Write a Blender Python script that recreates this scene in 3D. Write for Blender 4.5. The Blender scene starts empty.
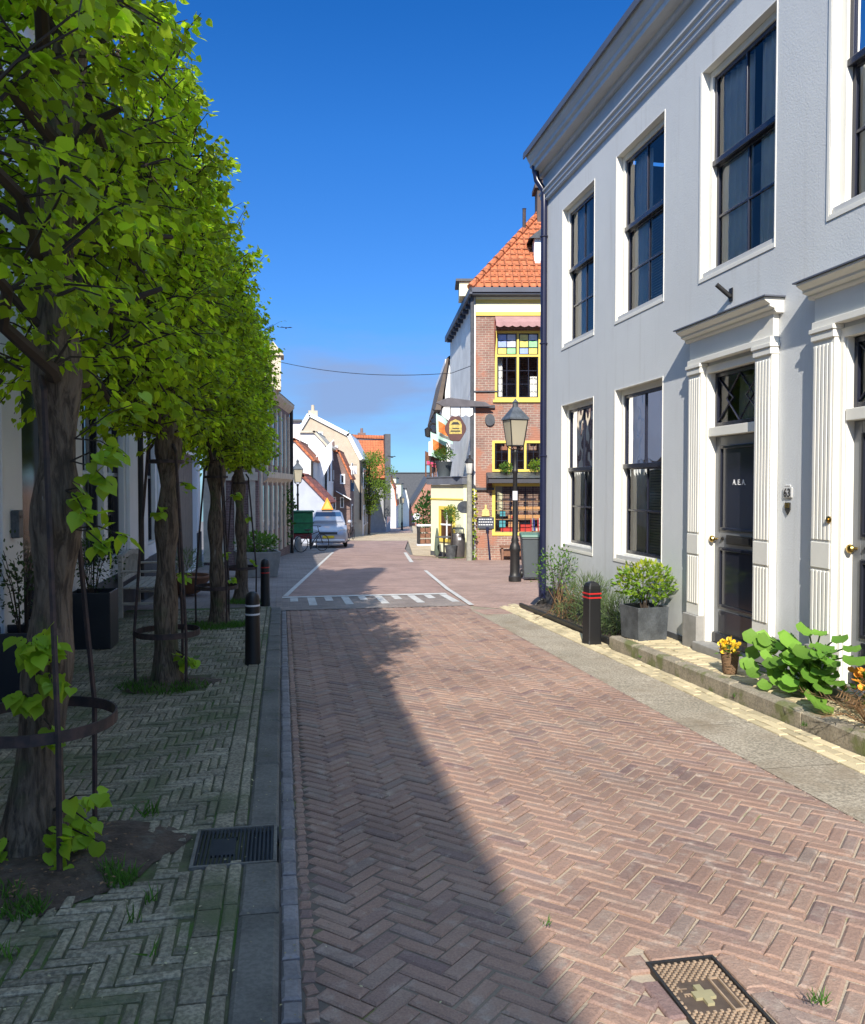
import bpy, bmesh, math, random
import numpy as np
from mathutils import Vector, Matrix
C = bpy.context.scene
COL = C.collection
R = math.radians
rnd = random.Random(7)

# ------------------------------------------------------------------ camera, sky, sun, exposure
F_PX, YAW, PITCH, EYE = 830.0, R(10.3), math.atan(25/830.0), 1.6
cam_d = bpy.data.cameras.new('camera'); cam = bpy.data.objects.new('camera', cam_d); COL.objects.link(cam)
cam_d.sensor_fit = 'HORIZONTAL'; cam_d.sensor_width = 36; cam_d.lens = 36*F_PX/865
cam_d.clip_start = .05; cam_d.clip_end = 2000
cam.location = (0, 0, EYE); cam.rotation_euler = (math.pi/2-PITCH, 0, -YAW)
C.camera = cam
SUN = Vector((-.13, -.42, .29)).normalized()        # towards the sun
w = bpy.data.worlds.new('World'); C.world = w; w.use_nodes = True
nt = w.node_tree; nt.nodes.clear()
wo = nt.nodes.new('ShaderNodeOutputWorld'); bg = nt.nodes.new('ShaderNodeBackground'); sky = nt.nodes.new('ShaderNodeTexSky')
sky.sky_type = 'NISHITA'; sky.sun_disc = False
sky.sun_elevation = math.asin(SUN.z); sky.sun_rotation = math.atan2(SUN.x, SUN.y)
sky.air_density = 1.0; sky.dust_density = .15; sky.ozone_density = 4.0; sky.altitude = 0
hs = nt.nodes.new('ShaderNodeHueSaturation'); hs.inputs['Saturation'].default_value = 1.0
tc = nt.nodes.new('ShaderNodeTexCoord'); mp = nt.nodes.new('ShaderNodeMapping'); mp.inputs['Scale'].default_value = (2.2, 2.2, 9)
nz = nt.nodes.new('ShaderNodeTexNoise'); nz.inputs['Scale'].default_value = 1.3; nz.inputs['Detail'].default_value = 5; nz.inputs['Roughness'].default_value = .55
cr = nt.nodes.new('ShaderNodeValToRGB'); cr.color_ramp.elements[0].position = .34; cr.color_ramp.elements[1].position = .56
sx = nt.nodes.new('ShaderNodeSeparateXYZ')
ba = nt.nodes.new('ShaderNodeMapRange'); ba.inputs[1].default_value = .205; ba.inputs[2].default_value = .15   # clouds only low over the horizon
ba.inputs[3].default_value = 0; ba.inputs[4].default_value = .9
mm = nt.nodes.new('ShaderNodeMath'); mm.operation = 'MULTIPLY'
mx = nt.nodes.new('ShaderNodeMix'); mx.data_type = 'RGBA'; mx.inputs[7].default_value = (.74, 1.08, 1.85, 1)
L = nt.links.new
L(sky.outputs[0], hs.inputs['Color']); L(tc.outputs['Generated'], mp.inputs[0]); L(mp.outputs[0], nz.inputs[0]); L(nz.outputs[0], cr.inputs[0])
L(tc.outputs['Generated'], sx.inputs[0]); L(sx.outputs[2], ba.inputs[0]); L(ba.outputs[0], mm.inputs[0]); L(cr.outputs[0], mm.inputs[1])
el = nt.nodes.new('ShaderNodeMapRange'); el.inputs[1].default_value = -.02; el.inputs[2].default_value = .98; el.interpolation_type = 'SMOOTHSTEP'
tr_ = nt.nodes.new('ShaderNodeValToRGB'); tr_.color_ramp.elements[0].color = (.12, .21, .34, 1); tr_.color_ramp.elements[1].color = (2.35, 1.9, 1.4, 1)
for p_, c_ in ((.12, (.11, .23, .38, 1)), (.35, (.075, .235, .42, 1)), (.62, (.03, .20, .40, 1)), (.70, (1.2, 1.12, .98, 1))):
    e_ = tr_.color_ramp.elements.new(p_); e_.color = c_
ml = nt.nodes.new('ShaderNodeMix'); ml.data_type = 'RGBA'; ml.blend_type = 'MULTIPLY'; ml.inputs[0].default_value = 1
L(sx.outputs[2], el.inputs[0]); L(el.outputs[0], tr_.inputs[0]); L(hs.outputs[0], ml.inputs[6]); L(tr_.outputs[0], ml.inputs[7])
b2 = nt.nodes.new('ShaderNodeMapRange'); b2.inputs[1].default_value = .03; b2.inputs[2].default_value = .09; L(sx.outputs[2], b2.inputs[0])
b3 = nt.nodes.new('ShaderNodeMapRange'); b3.inputs[1].default_value = -.06; b3.inputs[2].default_value = .05; L(sx.outputs[0], b3.inputs[0])
m2 = nt.nodes.new('ShaderNodeMath'); m2.operation = 'MULTIPLY'; m3 = nt.nodes.new('ShaderNodeMath'); m3.operation = 'MULTIPLY'
L(mm.outputs[0], m2.inputs[0]); L(b2.outputs[0], m2.inputs[1]); L(m2.outputs[0], m3.inputs[0]); L(b3.outputs[0], m3.inputs[1])
L(m3.outputs[0], mx.inputs[0]); L(ml.outputs[2], mx.inputs[6]); L(mx.outputs[2], bg.inputs[0]); L(bg.outputs[0], wo.inputs[0])
bg.inputs[1].default_value = .15
sd = bpy.data.lights.new('sun', 'SUN'); so = bpy.data.objects.new('sun', sd); COL.objects.link(so)
sd.energy = 2.8; sd.angle = R(.5); sd.color = (1, .93, .82); so.rotation_euler = SUN.to_track_quat('Z', 'Y').to_euler()
C.view_settings.view_transform = 'Standard'; C.view_settings.look = 'None'; C.view_settings.exposure = 1.38; C.view_settings.gamma = 1
C.render.engine = 'CYCLES'
C.cycles.max_bounces = 8; C.cycles.transparent_max_bounces = 12; C.cycles.use_denoising = True

# ------------------------------------------------------------------ helpers: photo ray -> place on the ground
def ray(px, py):
    x = (px-432.5)/F_PX; y = -(py-512)/F_PX
    f = math.cos(PITCH)+y*math.sin(PITCH); u = y*math.cos(PITCH)-math.sin(PITCH)
    return (x*math.cos(YAW)+f*math.sin(YAW), -x*math.sin(YAW)+f*math.cos(YAW), u)
def gz(y): return -.024*y if y < 15 else -.36-.037*(y-15)
def G(px, py, h=0):
    d = ray(px, py); lo, hi = .1, 600
    for _ in range(60):
        m = (lo+hi)/2
        if EYE+d[2]*m-gz(d[1]*m)-h > 0: lo = m
        else: hi = m
    return (d[0]*lo, d[1]*lo)
def PY(px, py, Y):
    d = ray(px, py); t = Y/d[1]; return (d[0]*t, EYE+d[2]*t)

# ------------------------------------------------------------------ materials
def newmat(name):
    m = bpy.data.materials.new(name); m.use_nodes = True
    return m, m.node_tree, m.node_tree.nodes['Principled BSDF']
def N(t, k, **kw):
    n = t.nodes.new(k)
    for a, b in kw.items(): setattr(n, a, b)
    return n
def mixc(t, fac, a, b, mode='MIX'):
    n = N(t, 'ShaderNodeMix', data_type='RGBA', blend_type=mode)
    for s, v in ((0, fac), (6, a), (7, b)):
        if isinstance(v, (int, float)): n.inputs[s].default_value = v
        elif isinstance(v, tuple): n.inputs[s].default_value = v if len(v) == 4 else v+(1,)
        else: t.links.new(v, n.inputs[s])
    return n.outputs[2]
def ramp(t, src, p0, p1):
    n = N(t, 'ShaderNodeMapRange', interpolation_type='SMOOTHSTEP'); t.links.new(src, n.inputs[0])
    n.inputs[1].default_value = p0; n.inputs[2].default_value = p1; return n.outputs[0]
def noise(t, scale, detail=4, rough=.55, vec=None, dist=0):
    n = N(t, 'ShaderNodeTexNoise'); n.inputs['Scale'].default_value = scale; n.inputs['Detail'].default_value = detail
    n.inputs['Roughness'].default_value = rough; n.inputs['Distortion'].default_value = dist
    if vec is None: vec = geo(t).outputs['Position']
    t.links.new(vec, n.inputs['Vector']); return n.outputs[0]
def geo(t):
    return N(t, 'ShaderNodeNewGeometry')
def bump(t, b, h, dist=.01, strength=1.0):
    n = N(t, 'ShaderNodeBump'); n.inputs['Distance'].default_value = dist; n.inputs['Strength'].default_value = strength
    t.links.new(h, n.inputs['Height']); t.links.new(n.outputs[0], b.inputs['Normal'])
def mat(name, col, rough=.7, metal=0, var=.25, scale=3, fine=0, bumpd=0, bscale=40, col2=None, island=0, spec=None, dirt=None):
    """col mixed with darker/lighter noise; island>0 varies each loose piece"""
    m, t, b = newmat(name)
    c2 = col2 or tuple(x*(1-var) for x in col)
    s = ramp(t, noise(t, scale), .3, .7)
    out = mixc(t, s, tuple(col), tuple(c2))
    if fine:
        out = mixc(t, ramp(t, noise(t, 60, 3), .35, .65), out, mixc(t, fine, out, (0.0, 0.0, 0.0)))
    if island:
        g = geo(t); mr = N(t, 'ShaderNodeMapRange'); t.links.new(g.outputs['Random Per Island'], mr.inputs[0])
        mr.inputs[3].default_value = 1-island; mr.inputs[4].default_value = 1+island*.8
        cb = N(t, 'ShaderNodeVectorMath', operation='SCALE'); t.links.new(out, cb.inputs[0]); t.links.new(mr.outputs[0], cb.inputs['Scale']); out = cb.outputs[0]
    if dirt:
        out = mixc(t, ramp(t, noise(t, dirt[1], 6, .65), dirt[2], dirt[3]), out, dirt[0])
    t.links.new(out, b.inputs['Base Color']); b.inputs['Roughness'].default_value = rough; b.inputs['Metallic'].default_value = metal
    if spec is not None: b.inputs['Specular IOR Level'].default_value = spec
    if bumpd: bump(t, b, noise(t, bscale, 5, .6), bumpd)
    return m
def brickmat(name, c1, c2, mortar, bw=.21, bh=.06, ms=.008, vec='xz', rough=.85, patch=None, bumpd=.006, rotz=0):
    m, t, b = newmat(name); g = N(t, 'ShaderNodeTexCoord')
    mpn = N(t, 'ShaderNodeMapping'); t.links.new(g.outputs['Object'], mpn.inputs[0])
    if vec == 'xz': mpn.inputs['Rotation'].default_value = (R(-90), 0, 0)
    elif vec == 'wall':      # any upright wall: x+y along, z up
        s = N(t, 'ShaderNodeSeparateXYZ'); a = N(t, 'ShaderNodeMath', operation='ADD'); c = N(t, 'ShaderNodeCombineXYZ')
        t.links.new(g.outputs['Object'], s.inputs[0]); t.links.new(s.outputs[0], a.inputs[0]); t.links.new(s.outputs[1], a.inputs[1])
        t.links.new(a.outputs[0], c.inputs[0]); t.links.new(s.outputs[2], c.inputs[1]); t.links.new(c.outputs[0], mpn.inputs[0])
    else: mpn.inputs['Rotation'].default_value = (0, 0, rotz)
    br = N(t, 'ShaderNodeTexBrick'); t.links.new(mpn.outputs[0], br.inputs['Vector'])
    br.inputs['Color1'].default_value = c1+(1,); br.inputs['Color2'].default_value = c2+(1,); br.inputs['Mortar'].default_value = mortar+(1,)
    br.inputs['Scale'].default_value = 1; br.inputs['Brick Width'].default_value = bw; br.inputs['Row Height'].default_value = bh
    br.inputs['Mortar Size'].default_value = ms; br.inputs['Mortar Smooth'].default_value = .3
    out = br.outputs[0]
    out = mixc(t, ramp(t, noise(t, 1.1, 5, .6), .35, .7), out, mixc(t, 1.0, out, (.72, .70, .70), 'MULTIPLY'))
    out = mixc(t, ramp(t, noise(t, 14, 4), .45, .75), out, mixc(t, 1.0, out, (1.25, 1.2, 1.2), 'MULTIPLY'))
    if patch: out = mixc(t, ramp(t, noise(t, patch[1], 5), patch[2], patch[3]), out, patch[0])
    t.links.new(out, b.inputs['Base Color']); b.inputs['Roughness'].default_value = rough
    inv = N(t, 'ShaderNodeMath', operation='SUBTRACT'); inv.inputs[0].default_value = 1; t.links.new(br.outputs[1], inv.inputs[1])
    bump(t, b, inv.outputs[0], bumpd)
    return m
def leafmat(name, col, tcol, rough=.5, var=.4, warm=None, tf=.45):
    m, t, b = newmat(name); out = t.nodes['Material Output']
    g = geo(t); mr = N(t, 'ShaderNodeMapRange'); t.links.new(g.outputs['Random Per Island'], mr.inputs[0]); mr.inputs[3].default_value = 1-var; mr.inputs[4].default_value = 1+var
    def sc(c):
        v = N(t, 'ShaderNodeVectorMath', operation='SCALE'); t.links.new(mr.outputs[0], v.inputs['Scale'])
        base = mixc(t, ramp(t, noise(t, 1.6, 2), .35, .65), c, warm or c)
        t.links.new(base, v.inputs[0]); return v.outputs[0]
    t.links.new(sc(col), b.inputs['Base Color']); b.inputs['Roughness'].default_value = rough; b.inputs['Specular IOR Level'].default_value = .3
    tr = N(t, 'ShaderNodeBsdfTranslucent'); t.links.new(sc(tcol), tr.inputs[0])
    ms = N(t, 'ShaderNodeMixShader'); ms.inputs[0].default_value = tf
    t.links.new(b.outputs[0], ms.inputs[1]); t.links.new(tr.outputs[0], ms.inputs[2]); t.links.new(ms.outputs[0], out.inputs[0])
    return m
def glassmat(name, tint=(.75, .8, .85), refl=.25, rough=.01, wav=.0006):
    m, t, b = newmat(name); out = t.nodes['Material Output']; t.nodes.remove(b)
    tp = N(t, 'ShaderNodeBsdfTransparent'); tp.inputs[0].default_value = tint+(1,)
    gl = N(t, 'ShaderNodeBsdfGlossy'); gl.inputs[1].default_value = rough
    bp = N(t, 'ShaderNodeBump'); bp.inputs['Distance'].default_value = wav*10; t.links.new(noise(t, 1.7, 2), bp.inputs['Height']); t.links.new(bp.outputs[0], gl.inputs['Normal'])
    fr = N(t, 'ShaderNodeFresnel'); fr.inputs[0].default_value = 1.5
    mr = N(t, 'ShaderNodeMapRange'); t.links.new(fr.outputs[0], mr.inputs[0]); mr.inputs[1].default_value = .04; mr.inputs[3].default_value = refl*.5; mr.inputs[4].default_value = 1
    ms = N(t, 'ShaderNodeMixShader'); t.links.new(mr.outputs[0], ms.inputs[0]); t.links.new(tp.outputs[0], ms.inputs[1]); t.links.new(gl.outputs[0], ms.inputs[2]); t.links.new(ms.outputs[0], out.inputs[0])
    return m

M = {}
def stuccomat():
    m, t, b = newmat('stucco_pale_grey'); g = N(t, 'ShaderNodeTexCoord'); mp_ = N(t, 'ShaderNodeMapping'); mp_.inputs['Scale'].default_value = (7, 7, .45); t.links.new(g.outputs['Object'], mp_.inputs[0])
    c = mixc(t, ramp(t, noise(t, .8, 5, .6), .3, .7), (.61, .628, .635), (.57, .588, .60))
    c = mixc(t, ramp(t, noise(t, 1, 5, .6, mp_.outputs[0]), .52, .80), c, (.50, .505, .50))
    c = mixc(t, ramp(t, noise(t, 9, 6, .7), .62, .80), c, (.63, .645, .65))
    s_ = N(t, 'ShaderNodeSeparateXYZ'); t.links.new(g.outputs['Object'], s_.inputs[0]); a_ = N(t, 'ShaderNodeMath', operation='MULTIPLY_ADD'); t.links.new(noise(t, 3.5, 5, .7), a_.inputs[0]); a_.inputs[1].default_value = -.9; t.links.new(s_.outputs[2], a_.inputs[2])
    lo = N(t, 'ShaderNodeMapRange'); t.links.new(a_.outputs[0], lo.inputs[0]); lo.inputs[1].default_value = .25; lo.inputs[2].default_value = -.35; lo.inputs[3].default_value = 0; lo.inputs[4].default_value = .45
    c = mixc(t, lo.outputs[0], c, (.34, .35, .33))        # splash dirt by the ground
    t.links.new(c, b.inputs['Base Color']); b.inputs['Roughness'].default_value = .85
    ad = N(t, 'ShaderNodeMath', operation='ADD'); t.links.new(noise(t, 55, 4), ad.inputs[0]); k_ = N(t, 'ShaderNodeMath', operation='MULTIPLY'); k_.inputs[1].default_value = 1.5; t.links.new(noise(t, 2.2, 3), k_.inputs[0]); t.links.new(k_.outputs[0], ad.inputs[1])
    bump(t, b, ad.outputs[0], .0022); return m
M['stucco'] = stuccomat()
M['cream'] = mat('cream_paint', (.78, .76, .69), .45, var=.06, scale=2, bumpd=.0008, bscale=30)
M['cornice'] = mat('cornice_grey_paint', (.56, .56, .55), .45, var=.08, scale=2)
M['corniced'] = mat('cornice_top_paint', (.10, .11, .14), .45, var=.1, scale=2)
M['sash'] = mat('sash_dark_paint', (.018, .02, .035), .25, var=.1)
M['doorblack'] = mat('door_gloss_paint', (.022, .024, .035), .12, var=.1)
M['doorgrey'] = mat('door_grey_paint', (.19, .20, .215), .3, var=.1)
M['glass'] = glassmat('window_glass', (.94, .96, .97), .07)
M['glassdark'] = glassmat('door_glass', (.35, .38, .45), .3)
M['curtain'] = mat('curtain_cloth', (.93, .92, .89), .9, var=.1)
M['dark'] = mat('dark_room', (.03, .03, .03), .9)
M['brass'] = mat('brass', (.55, .38, .12), .3, metal=1, var=.2, scale=20)
M['stone'] = mat('plinth_stone', (.30, .29, .27), .8, var=.25, scale=6, bumpd=.002)
M['stonedark'] = mat('dark_plinth', (.08, .085, .095), .8, var=.3, scale=6, bumpd=.002)
M['pipe'] = mat('navy_pipe_paint', (.012, .015, .045), .3, var=.2)
M['iron'] = mat('painted_iron', (.018, .017, .017), .5, var=.3, scale=15, bumpd=.001)
M['rust'] = mat('rusty_iron', (.075, .045, .038), .7, var=.5, scale=18, bumpd=.001, col2=(.03, .024, .024))
M['white'] = mat('white_paint', (.82, .83, .84), .6, var=.07, scale=1.5)
M['redpaint'] = mat('red_paint', (.55, .03, .03), .5, var=.1)
M['yellow'] = mat('yellow_paint', (.72, .55, .10), .5, var=.08)
M['paleyel'] = mat('pale_yellow_render', (.82, .81, .56), .8, var=.06)
M['slate'] = mat('slate_roof', (.085, .09, .10), .7, var=.2, scale=3)
M['bark'] = mat('lime_bark', (.19, .145, .105), .9, var=.5, scale=9, bumpd=.022, bscale=24, dirt=((.10, .12, .05, 1), 3.0, .55, .8))
def barkmat():
    m, t, b = newmat('lime_bark'); g = N(t, 'ShaderNodeTexCoord'); mp_ = N(t, 'ShaderNodeMapping'); mp_.inputs['Scale'].default_value = (1, 1, .16); t.links.new(g.outputs['Object'], mp_.inputs[0])
    fur = noise(t, 34, 6, .65, mp_.outputs[0], .6); c = mixc(t, ramp(t, fur, .36, .62), (.065, .046, .032), (.20, .150, .105))
    c = mixc(t, ramp(t, noise(t, 2.4, 5, .6), .52, .72), c, (.10, .125, .05)); c = mixc(t, ramp(t, noise(t, 13, 5, .6, mp_.outputs[0]), .66, .70), c, (.36, .33, .29))
    t.links.new(c, b.inputs['Base Color']); b.inputs['Roughness'].default_value = .92; bump(t, b, fur, .03); return m
M['bark'] = barkmat()
M['twig'] = mat('twig_bark', (.05, .035, .025), .9, var=.3)
M['limeleaf'] = leafmat('lime_leaf', (.185, .325, .018), (.68, .92, .03), .5, .45, warm=(.28, .39, .02), tf=.62)
M['sprout'] = leafmat('young_lime_leaf', (.27, .44, .03), (.5, .7, .03), .45, .25)
M['grass'] = leafmat('grass_blade', (.06, .15, .02), (.12, .30, .03), .6, .4, tf=.3)
M['mallow'] = leafmat('mallow_leaf', (.11, .245, .03), (.19, .40, .03), .6, .35, warm=(.19, .36, .05), tf=.35)
M['shrubgreen'] = leafmat('shrub_leaf', (.08, .18, .03), (.2, .36, .04), .4, .35, warm=(.12, .22, .04))
M['shrubyel'] = leafmat('golden_shrub_leaf', (.50, .50, .04), (.66, .62, .04), .4, .35, warm=(.16, .29, .03))
M['lavender'] = leafmat('grey_green_leaf', (.12, .17, .07), (.2, .28, .1), .7, .3)
M['darkleaf'] = leafmat('dark_leaf', (.035, .07, .025), (.07, .12, .03), .35, .4)
M['ivy'] = leafmat('ivy_leaf', (.035, .10, .02), (.08, .18, .02), .4, .4)
M['farleaf'] = leafmat('far_tree_leaf', (.14, .22, .03), (.3, .42, .05), .6, .3)
M['straw'] = leafmat('dry_stalk', (.30, .18, .09), (.3, .18, .09), .8, .4)
M['flower'] = mat('yellow_petal', (.85, .55, .03), .6, island=.2)
M['orange'] = mat('orange_petal', (.85, .33, .03), .6, island=.3)
M['zinc'] = mat('zinc', (.14, .155, .17), .5, metal=.35, var=.45, scale=7, bumpd=.001, fine=.2)
M['rubber'] = mat('black_plastic', (.012, .012, .013), .45, var=.2)
M['planter'] = mat('black_planter', (.025, .028, .034), .4, var=.2)
M['greyplastic'] = mat('grey_plastic', (.07, .085, .095), .5, var=.15)
M['greenlid'] = mat('green_lid', (.10, .22, .17), .5, var=.15)
M['soil'] = mat('soil', (.10, .072, .052), .95, var=.5, scale=14, bumpd=.02, bscale=30, dirt=((.11, .10, .08, 1), 9, .5, .7))
M['wicker'] = brickmat('wicker', (.35, .22, .12), (.25, .15, .08), (.10, .06, .03), .03, .012, .003, 'wall')
M['wood'] = mat('weathered_wood', (.48, .45, .39), .8, var=.3, scale=10, bumpd=.002)
M['woodbrown'] = mat('brown_wood', (.20, .09, .05), .6, var=.3, scale=10)
M['tile'] = None

# ------------------------------------------------------------------ mesh builder
class MB:
    def __init__(s): s.v = []; s.f = []; s.T = None
    def add(s, vs, fs):
        o = len(s.v)
        if s.T is not None: vs = [tuple(s.T @ Vector(p)) for p in vs]
        s.v += [tuple(p) for p in vs]; s.f += [tuple(i+o for i in q) for q in fs]; return s
    def box(s, x0, x1, y0, y1, z0, z1):
        return s.add([(x0,y0,z0),(x1,y0,z0),(x1,y1,z0),(x0,y1,z0),(x0,y0,z1),(x1,y0,z1),(x1,y1,z1),(x0,y1,z1)],
                     [(3,2,1,0),(4,5,6,7),(0,1,5,4),(1,2,6,5),(2,3,7,6),(3,0,4,7)])
    def quad(s, a, b, c, d): return s.add([a,b,c,d], [(0,1,2,3)])
    def prism(s, poly, fn, a, b):
        """poly of 2-D points; fn(p,t) -> 3-D; solid between t=a and t=b"""
        n = len(poly); return s.add([fn(p, a) for p in poly]+[fn(p, b) for p in poly],
            [tuple(range(n-1, -1, -1)), tuple(range(n, 2*n))]+[(i, (i+1) % n, n+(i+1) % n, n+i) for i in range(n)])
    def tube(s, pts, rad, n=8, cap=True):
        pts = [Vector(p) for p in pts]
        if not isinstance(rad, (list, tuple)): rad = [rad]*len(pts)
        vs = []; fs = []; prev = None
        for i, p in enumerate(pts):
            d = (pts[min(i+1, len(pts)-1)]-pts[max(i-1, 0)]).normalized()
            if prev is None: u = d.orthogonal().normalized()
            else: u = (prev-d*prev.dot(d)); u = u.normalized() if u.length > 1e-6 else d.orthogonal().normalized()
            prev = u; v = d.cross(u)
            for k in range(n):
                a = 2*math.pi*k/n; vs.append(p+(u*math.cos(a)+v*math.sin(a))*rad[i])
        for i in range(len(pts)-1):
            for k in range(n): fs.append((i*n+k, i*n+(k+1) % n, (i+1)*n+(k+1) % n, (i+1)*n+k))
        if cap: fs += [tuple(range(n-1, -1, -1)), tuple(range((len(pts)-1)*n, len(pts)*n))]
        return s.add(vs, fs)
    def lathe(s, cx, cy, prof, n=16, sq=False):
        vs = []; fs = []
        off = math.pi/n if sq else 0
        for r, z in prof:
            for k in range(n):
                a = 2*math.pi*k/n+off; vs.append((cx+r*math.cos(a), cy+r*math.sin(a), z))
        for i in range(len(prof)-1):
            for k in range(n): fs.append((i*n+k, i*n+(k+1) % n, (i+1)*n+(k+1) % n, (i+1)*n+k))
        fs += [tuple(range(n-1, -1, -1)), tuple(range((len(prof)-1)*n, len(prof)*n))]
        return s.add(vs, fs)
    def ring(s, c, r, rt, n=20, m=6, axis='z', hz=None):
        vs = []; fs = []; c = Vector(c)
        for i in range(n):
            a = 2*math.pi*i/n
            for j in range(m):
                b = 2*math.pi*j/m+math.pi/m; rr = r+rt*math.cos(b); h = (hz or rt)*math.sin(b)
                p = {'z': (rr*math.cos(a), rr*math.sin(a), h), 'x': (h, rr*math.cos(a), rr*math.sin(a)), 'y': (rr*math.cos(a), h, rr*math.sin(a))}[axis]
                vs.append(c+Vector(p))
        for i in range(n):
            for j in range(m): fs.append((i*m+j, ((i+1) % n)*m+j, ((i+1) % n)*m+(j+1) % m, i*m+(j+1) % m))
        return s.add(vs, fs)
    def blob(s, c, r, n=10, m=7):
        c = Vector(c); r = r if isinstance(r, tuple) else (r, r, r); vs = []; fs = []
        for i in range(m):
            t = math.pi*(i+.02)/(m-1+.04)
            for k in range(n):
                a = 2*math.pi*k/n; vs.append(c+Vector((r[0]*math.sin(t)*math.cos(a), r[1]*math.sin(t)*math.sin(a), r[2]*math.cos(t))))
        for i in range(m-1):
            for k in range(n): fs.append((i*n+k, (i+1)*n+k, (i+1)*n+(k+1) % n, i*n+(k+1) % n))
        return s.add(vs, fs)
ROOT = {}
def obj(name, mb, m, parent=None, smooth=False, bev=0, world=False, label=None):
    """ONE mesh object; verts in the frame of its thing (or world coords when world=True)"""
    me = bpy.data.meshes.new(name); vs = mb.v
    if world and parent is not None:
        inv = ROOT[parent.name].inverted(); vs = [tuple(inv @ Vector(p)) for p in vs]
    me.from_pydata(vs, [], mb.f); me.validate(); me.update()
    b = bmesh.new(); b.from_mesh(me); bmesh.ops.recalc_face_normals(b, faces=b.faces); b.to_mesh(me); b.free()
    if smooth:
        for p in me.polygons: p.use_smooth = True
        try: me.set_sharp_from_angle(angle=R(40))
        except Exception: pass
    o = bpy.data.objects.new(name, me); COL.objects.link(o)
    if m: me.materials.append(m)
    if parent is not None: o.parent = parent; ROOT[o.name] = ROOT.get(parent.name, Matrix.Identity(4))
    else: ROOT[o.name] = Matrix.Identity(4)
    if bev:
        md = o.modifiers.new('bevel', 'BEVEL'); md.width = bev; md.segments = 2; md.limit_method = 'ANGLE'; md.angle_limit = R(35)
    if label: o['label'] = label
    return o
def tag(o, label, cat, group=None, kind=None):
    if label: o['label'] = label
    if cat: o['category'] = cat
    if group: o['group'] = group
    if kind: o['kind'] = kind
    return o
def thing(name, label, cat, loc=(0,0,0), rz=0, group=None):
    o = bpy.data.objects.new(name, None); COL.objects.link(o); o.location = loc; o.rotation_euler = (0, 0, rz)
    o.empty_display_size = .2
    ROOT[o.name] = Matrix.Translation(loc) @ Matrix.Rotation(rz, 4, 'Z')
    return tag(o, label, cat, group)
def copy_tree(o, loc, rz, label, parent=None):
    c = o.copy(); COL.objects.link(c)
    if parent is None:
        c.location = loc; c.rotation_euler = (0, 0, rz); c['label'] = label
    else: c.parent = parent
    for ch in list(o.children): copy_tree(ch, None, None, None, c)
    return c
def struct(name, mb, m, **k):
    o = obj(name, mb, m, **k); o['kind'] = 'structure'; return o

# numpy leaf meshes -------------------------------------------------
LEAF = {
 'heart': (np.array([(0,.04,0),(-.20,-.06,.05),(-.42,.06,.08),(-.50,.34,.09),(-.40,.62,.04),(-.18,.86,-.03),(0,1.12,-.14),(.18,.86,-.03),(.40,.62,.04),(.50,.34,.09),(.42,.06,.08),(.20,-.06,.05),(0,.36,-.02),(0,.7,-.06)]),
           [(0,12,2,1),(12,3,2),(12,13,4,3),(13,6,5,4),(0,11,10,12),(12,10,9),(12,9,8,13),(13,8,7,6)]),
 'oval': (np.array([(0,0,0),(-.28,.45,.05),(0,1,-.06),(.28,.45,.05),(0,.5,-.02)]), [(0,4,1),(4,2,1),(0,3,4),(4,3,2)]),
 'blade': (np.array([(-.05,0,0),(.05,0,0),(.03,.6,.05),(0,1,.2),(-.03,.6,.05)]), [(0,1,2,4),(4,2,3)]),
 'round': (np.array([(0,.06,-.03)]+[(.52*math.sin(a)*(1+.10*math.cos(6*a)), .5-.5*math.cos(a)*(1+.08*math.cos(6*a)), .09+.06*math.cos(6*a)) for a in [R(28+25.33*i) for i in range(13)]]+[(0,.45,-.05)]),
           [(14, i, i+1) for i in range(1, 13)]+[(14,13,0),(14,0,1)]),
}
def leaves(name, pos, tip, nor, size, kind, m, parent=None, world=True):
    tv, tf = LEAF[kind]; pos = np.asarray(pos, float); tip = np.asarray(tip, float); nor = np.asarray(nor, float); size = np.asarray(size, float)
    n = len(pos); tip /= np.linalg.norm(tip, axis=1)[:, None]+1e-9
    b = np.cross(tip, nor); b /= np.linalg.norm(b, axis=1)[:, None]+1e-9; nor = np.cross(b, tip)
    V = pos[:, None, :]+size[:, None, None]*(tv[None, :, 0, None]*b[:, None, :]+tv[None, :, 1, None]*tip[:, None, :]+tv[None, :, 2, None]*nor[:, None, :])
    V = V.reshape(-1, 3); k = len(tv)
    if world and parent is not None:
        inv = np.array(ROOT[parent.name].inverted()); V = V @ inv[:3, :3].T+inv[:3, 3]
    loops = []; tot = []
    for f in tf: tot.append(len(f)); loops += list(f)
    loops = (np.array(loops)[None, :]+(np.arange(n)*k)[:, None]).ravel(); tot = np.tile(tot, n)
    me = bpy.data.meshes.new(name); me.vertices.add(len(V)); me.vertices.foreach_set('co', V.ravel())
    me.loops.add(len(loops)); me.loops.foreach_set('vertex_index', loops.astype(np.int32))
    me.polygons.add(len(tot)); me.polygons.foreach_set('loop_start', np.concatenate([[0], np.cumsum(tot)[:-1]]).astype(np.int32))
    me.update(calc_edges=True); me.validate()
    me.materials.append(m)
    for p in me.polygons: p.use_smooth = True
    o = bpy.data.objects.new(name, me); COL.objects.link(o)
    if parent is not None: o.parent = parent; ROOT[o.name] = ROOT[parent.name]
    return o

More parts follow.
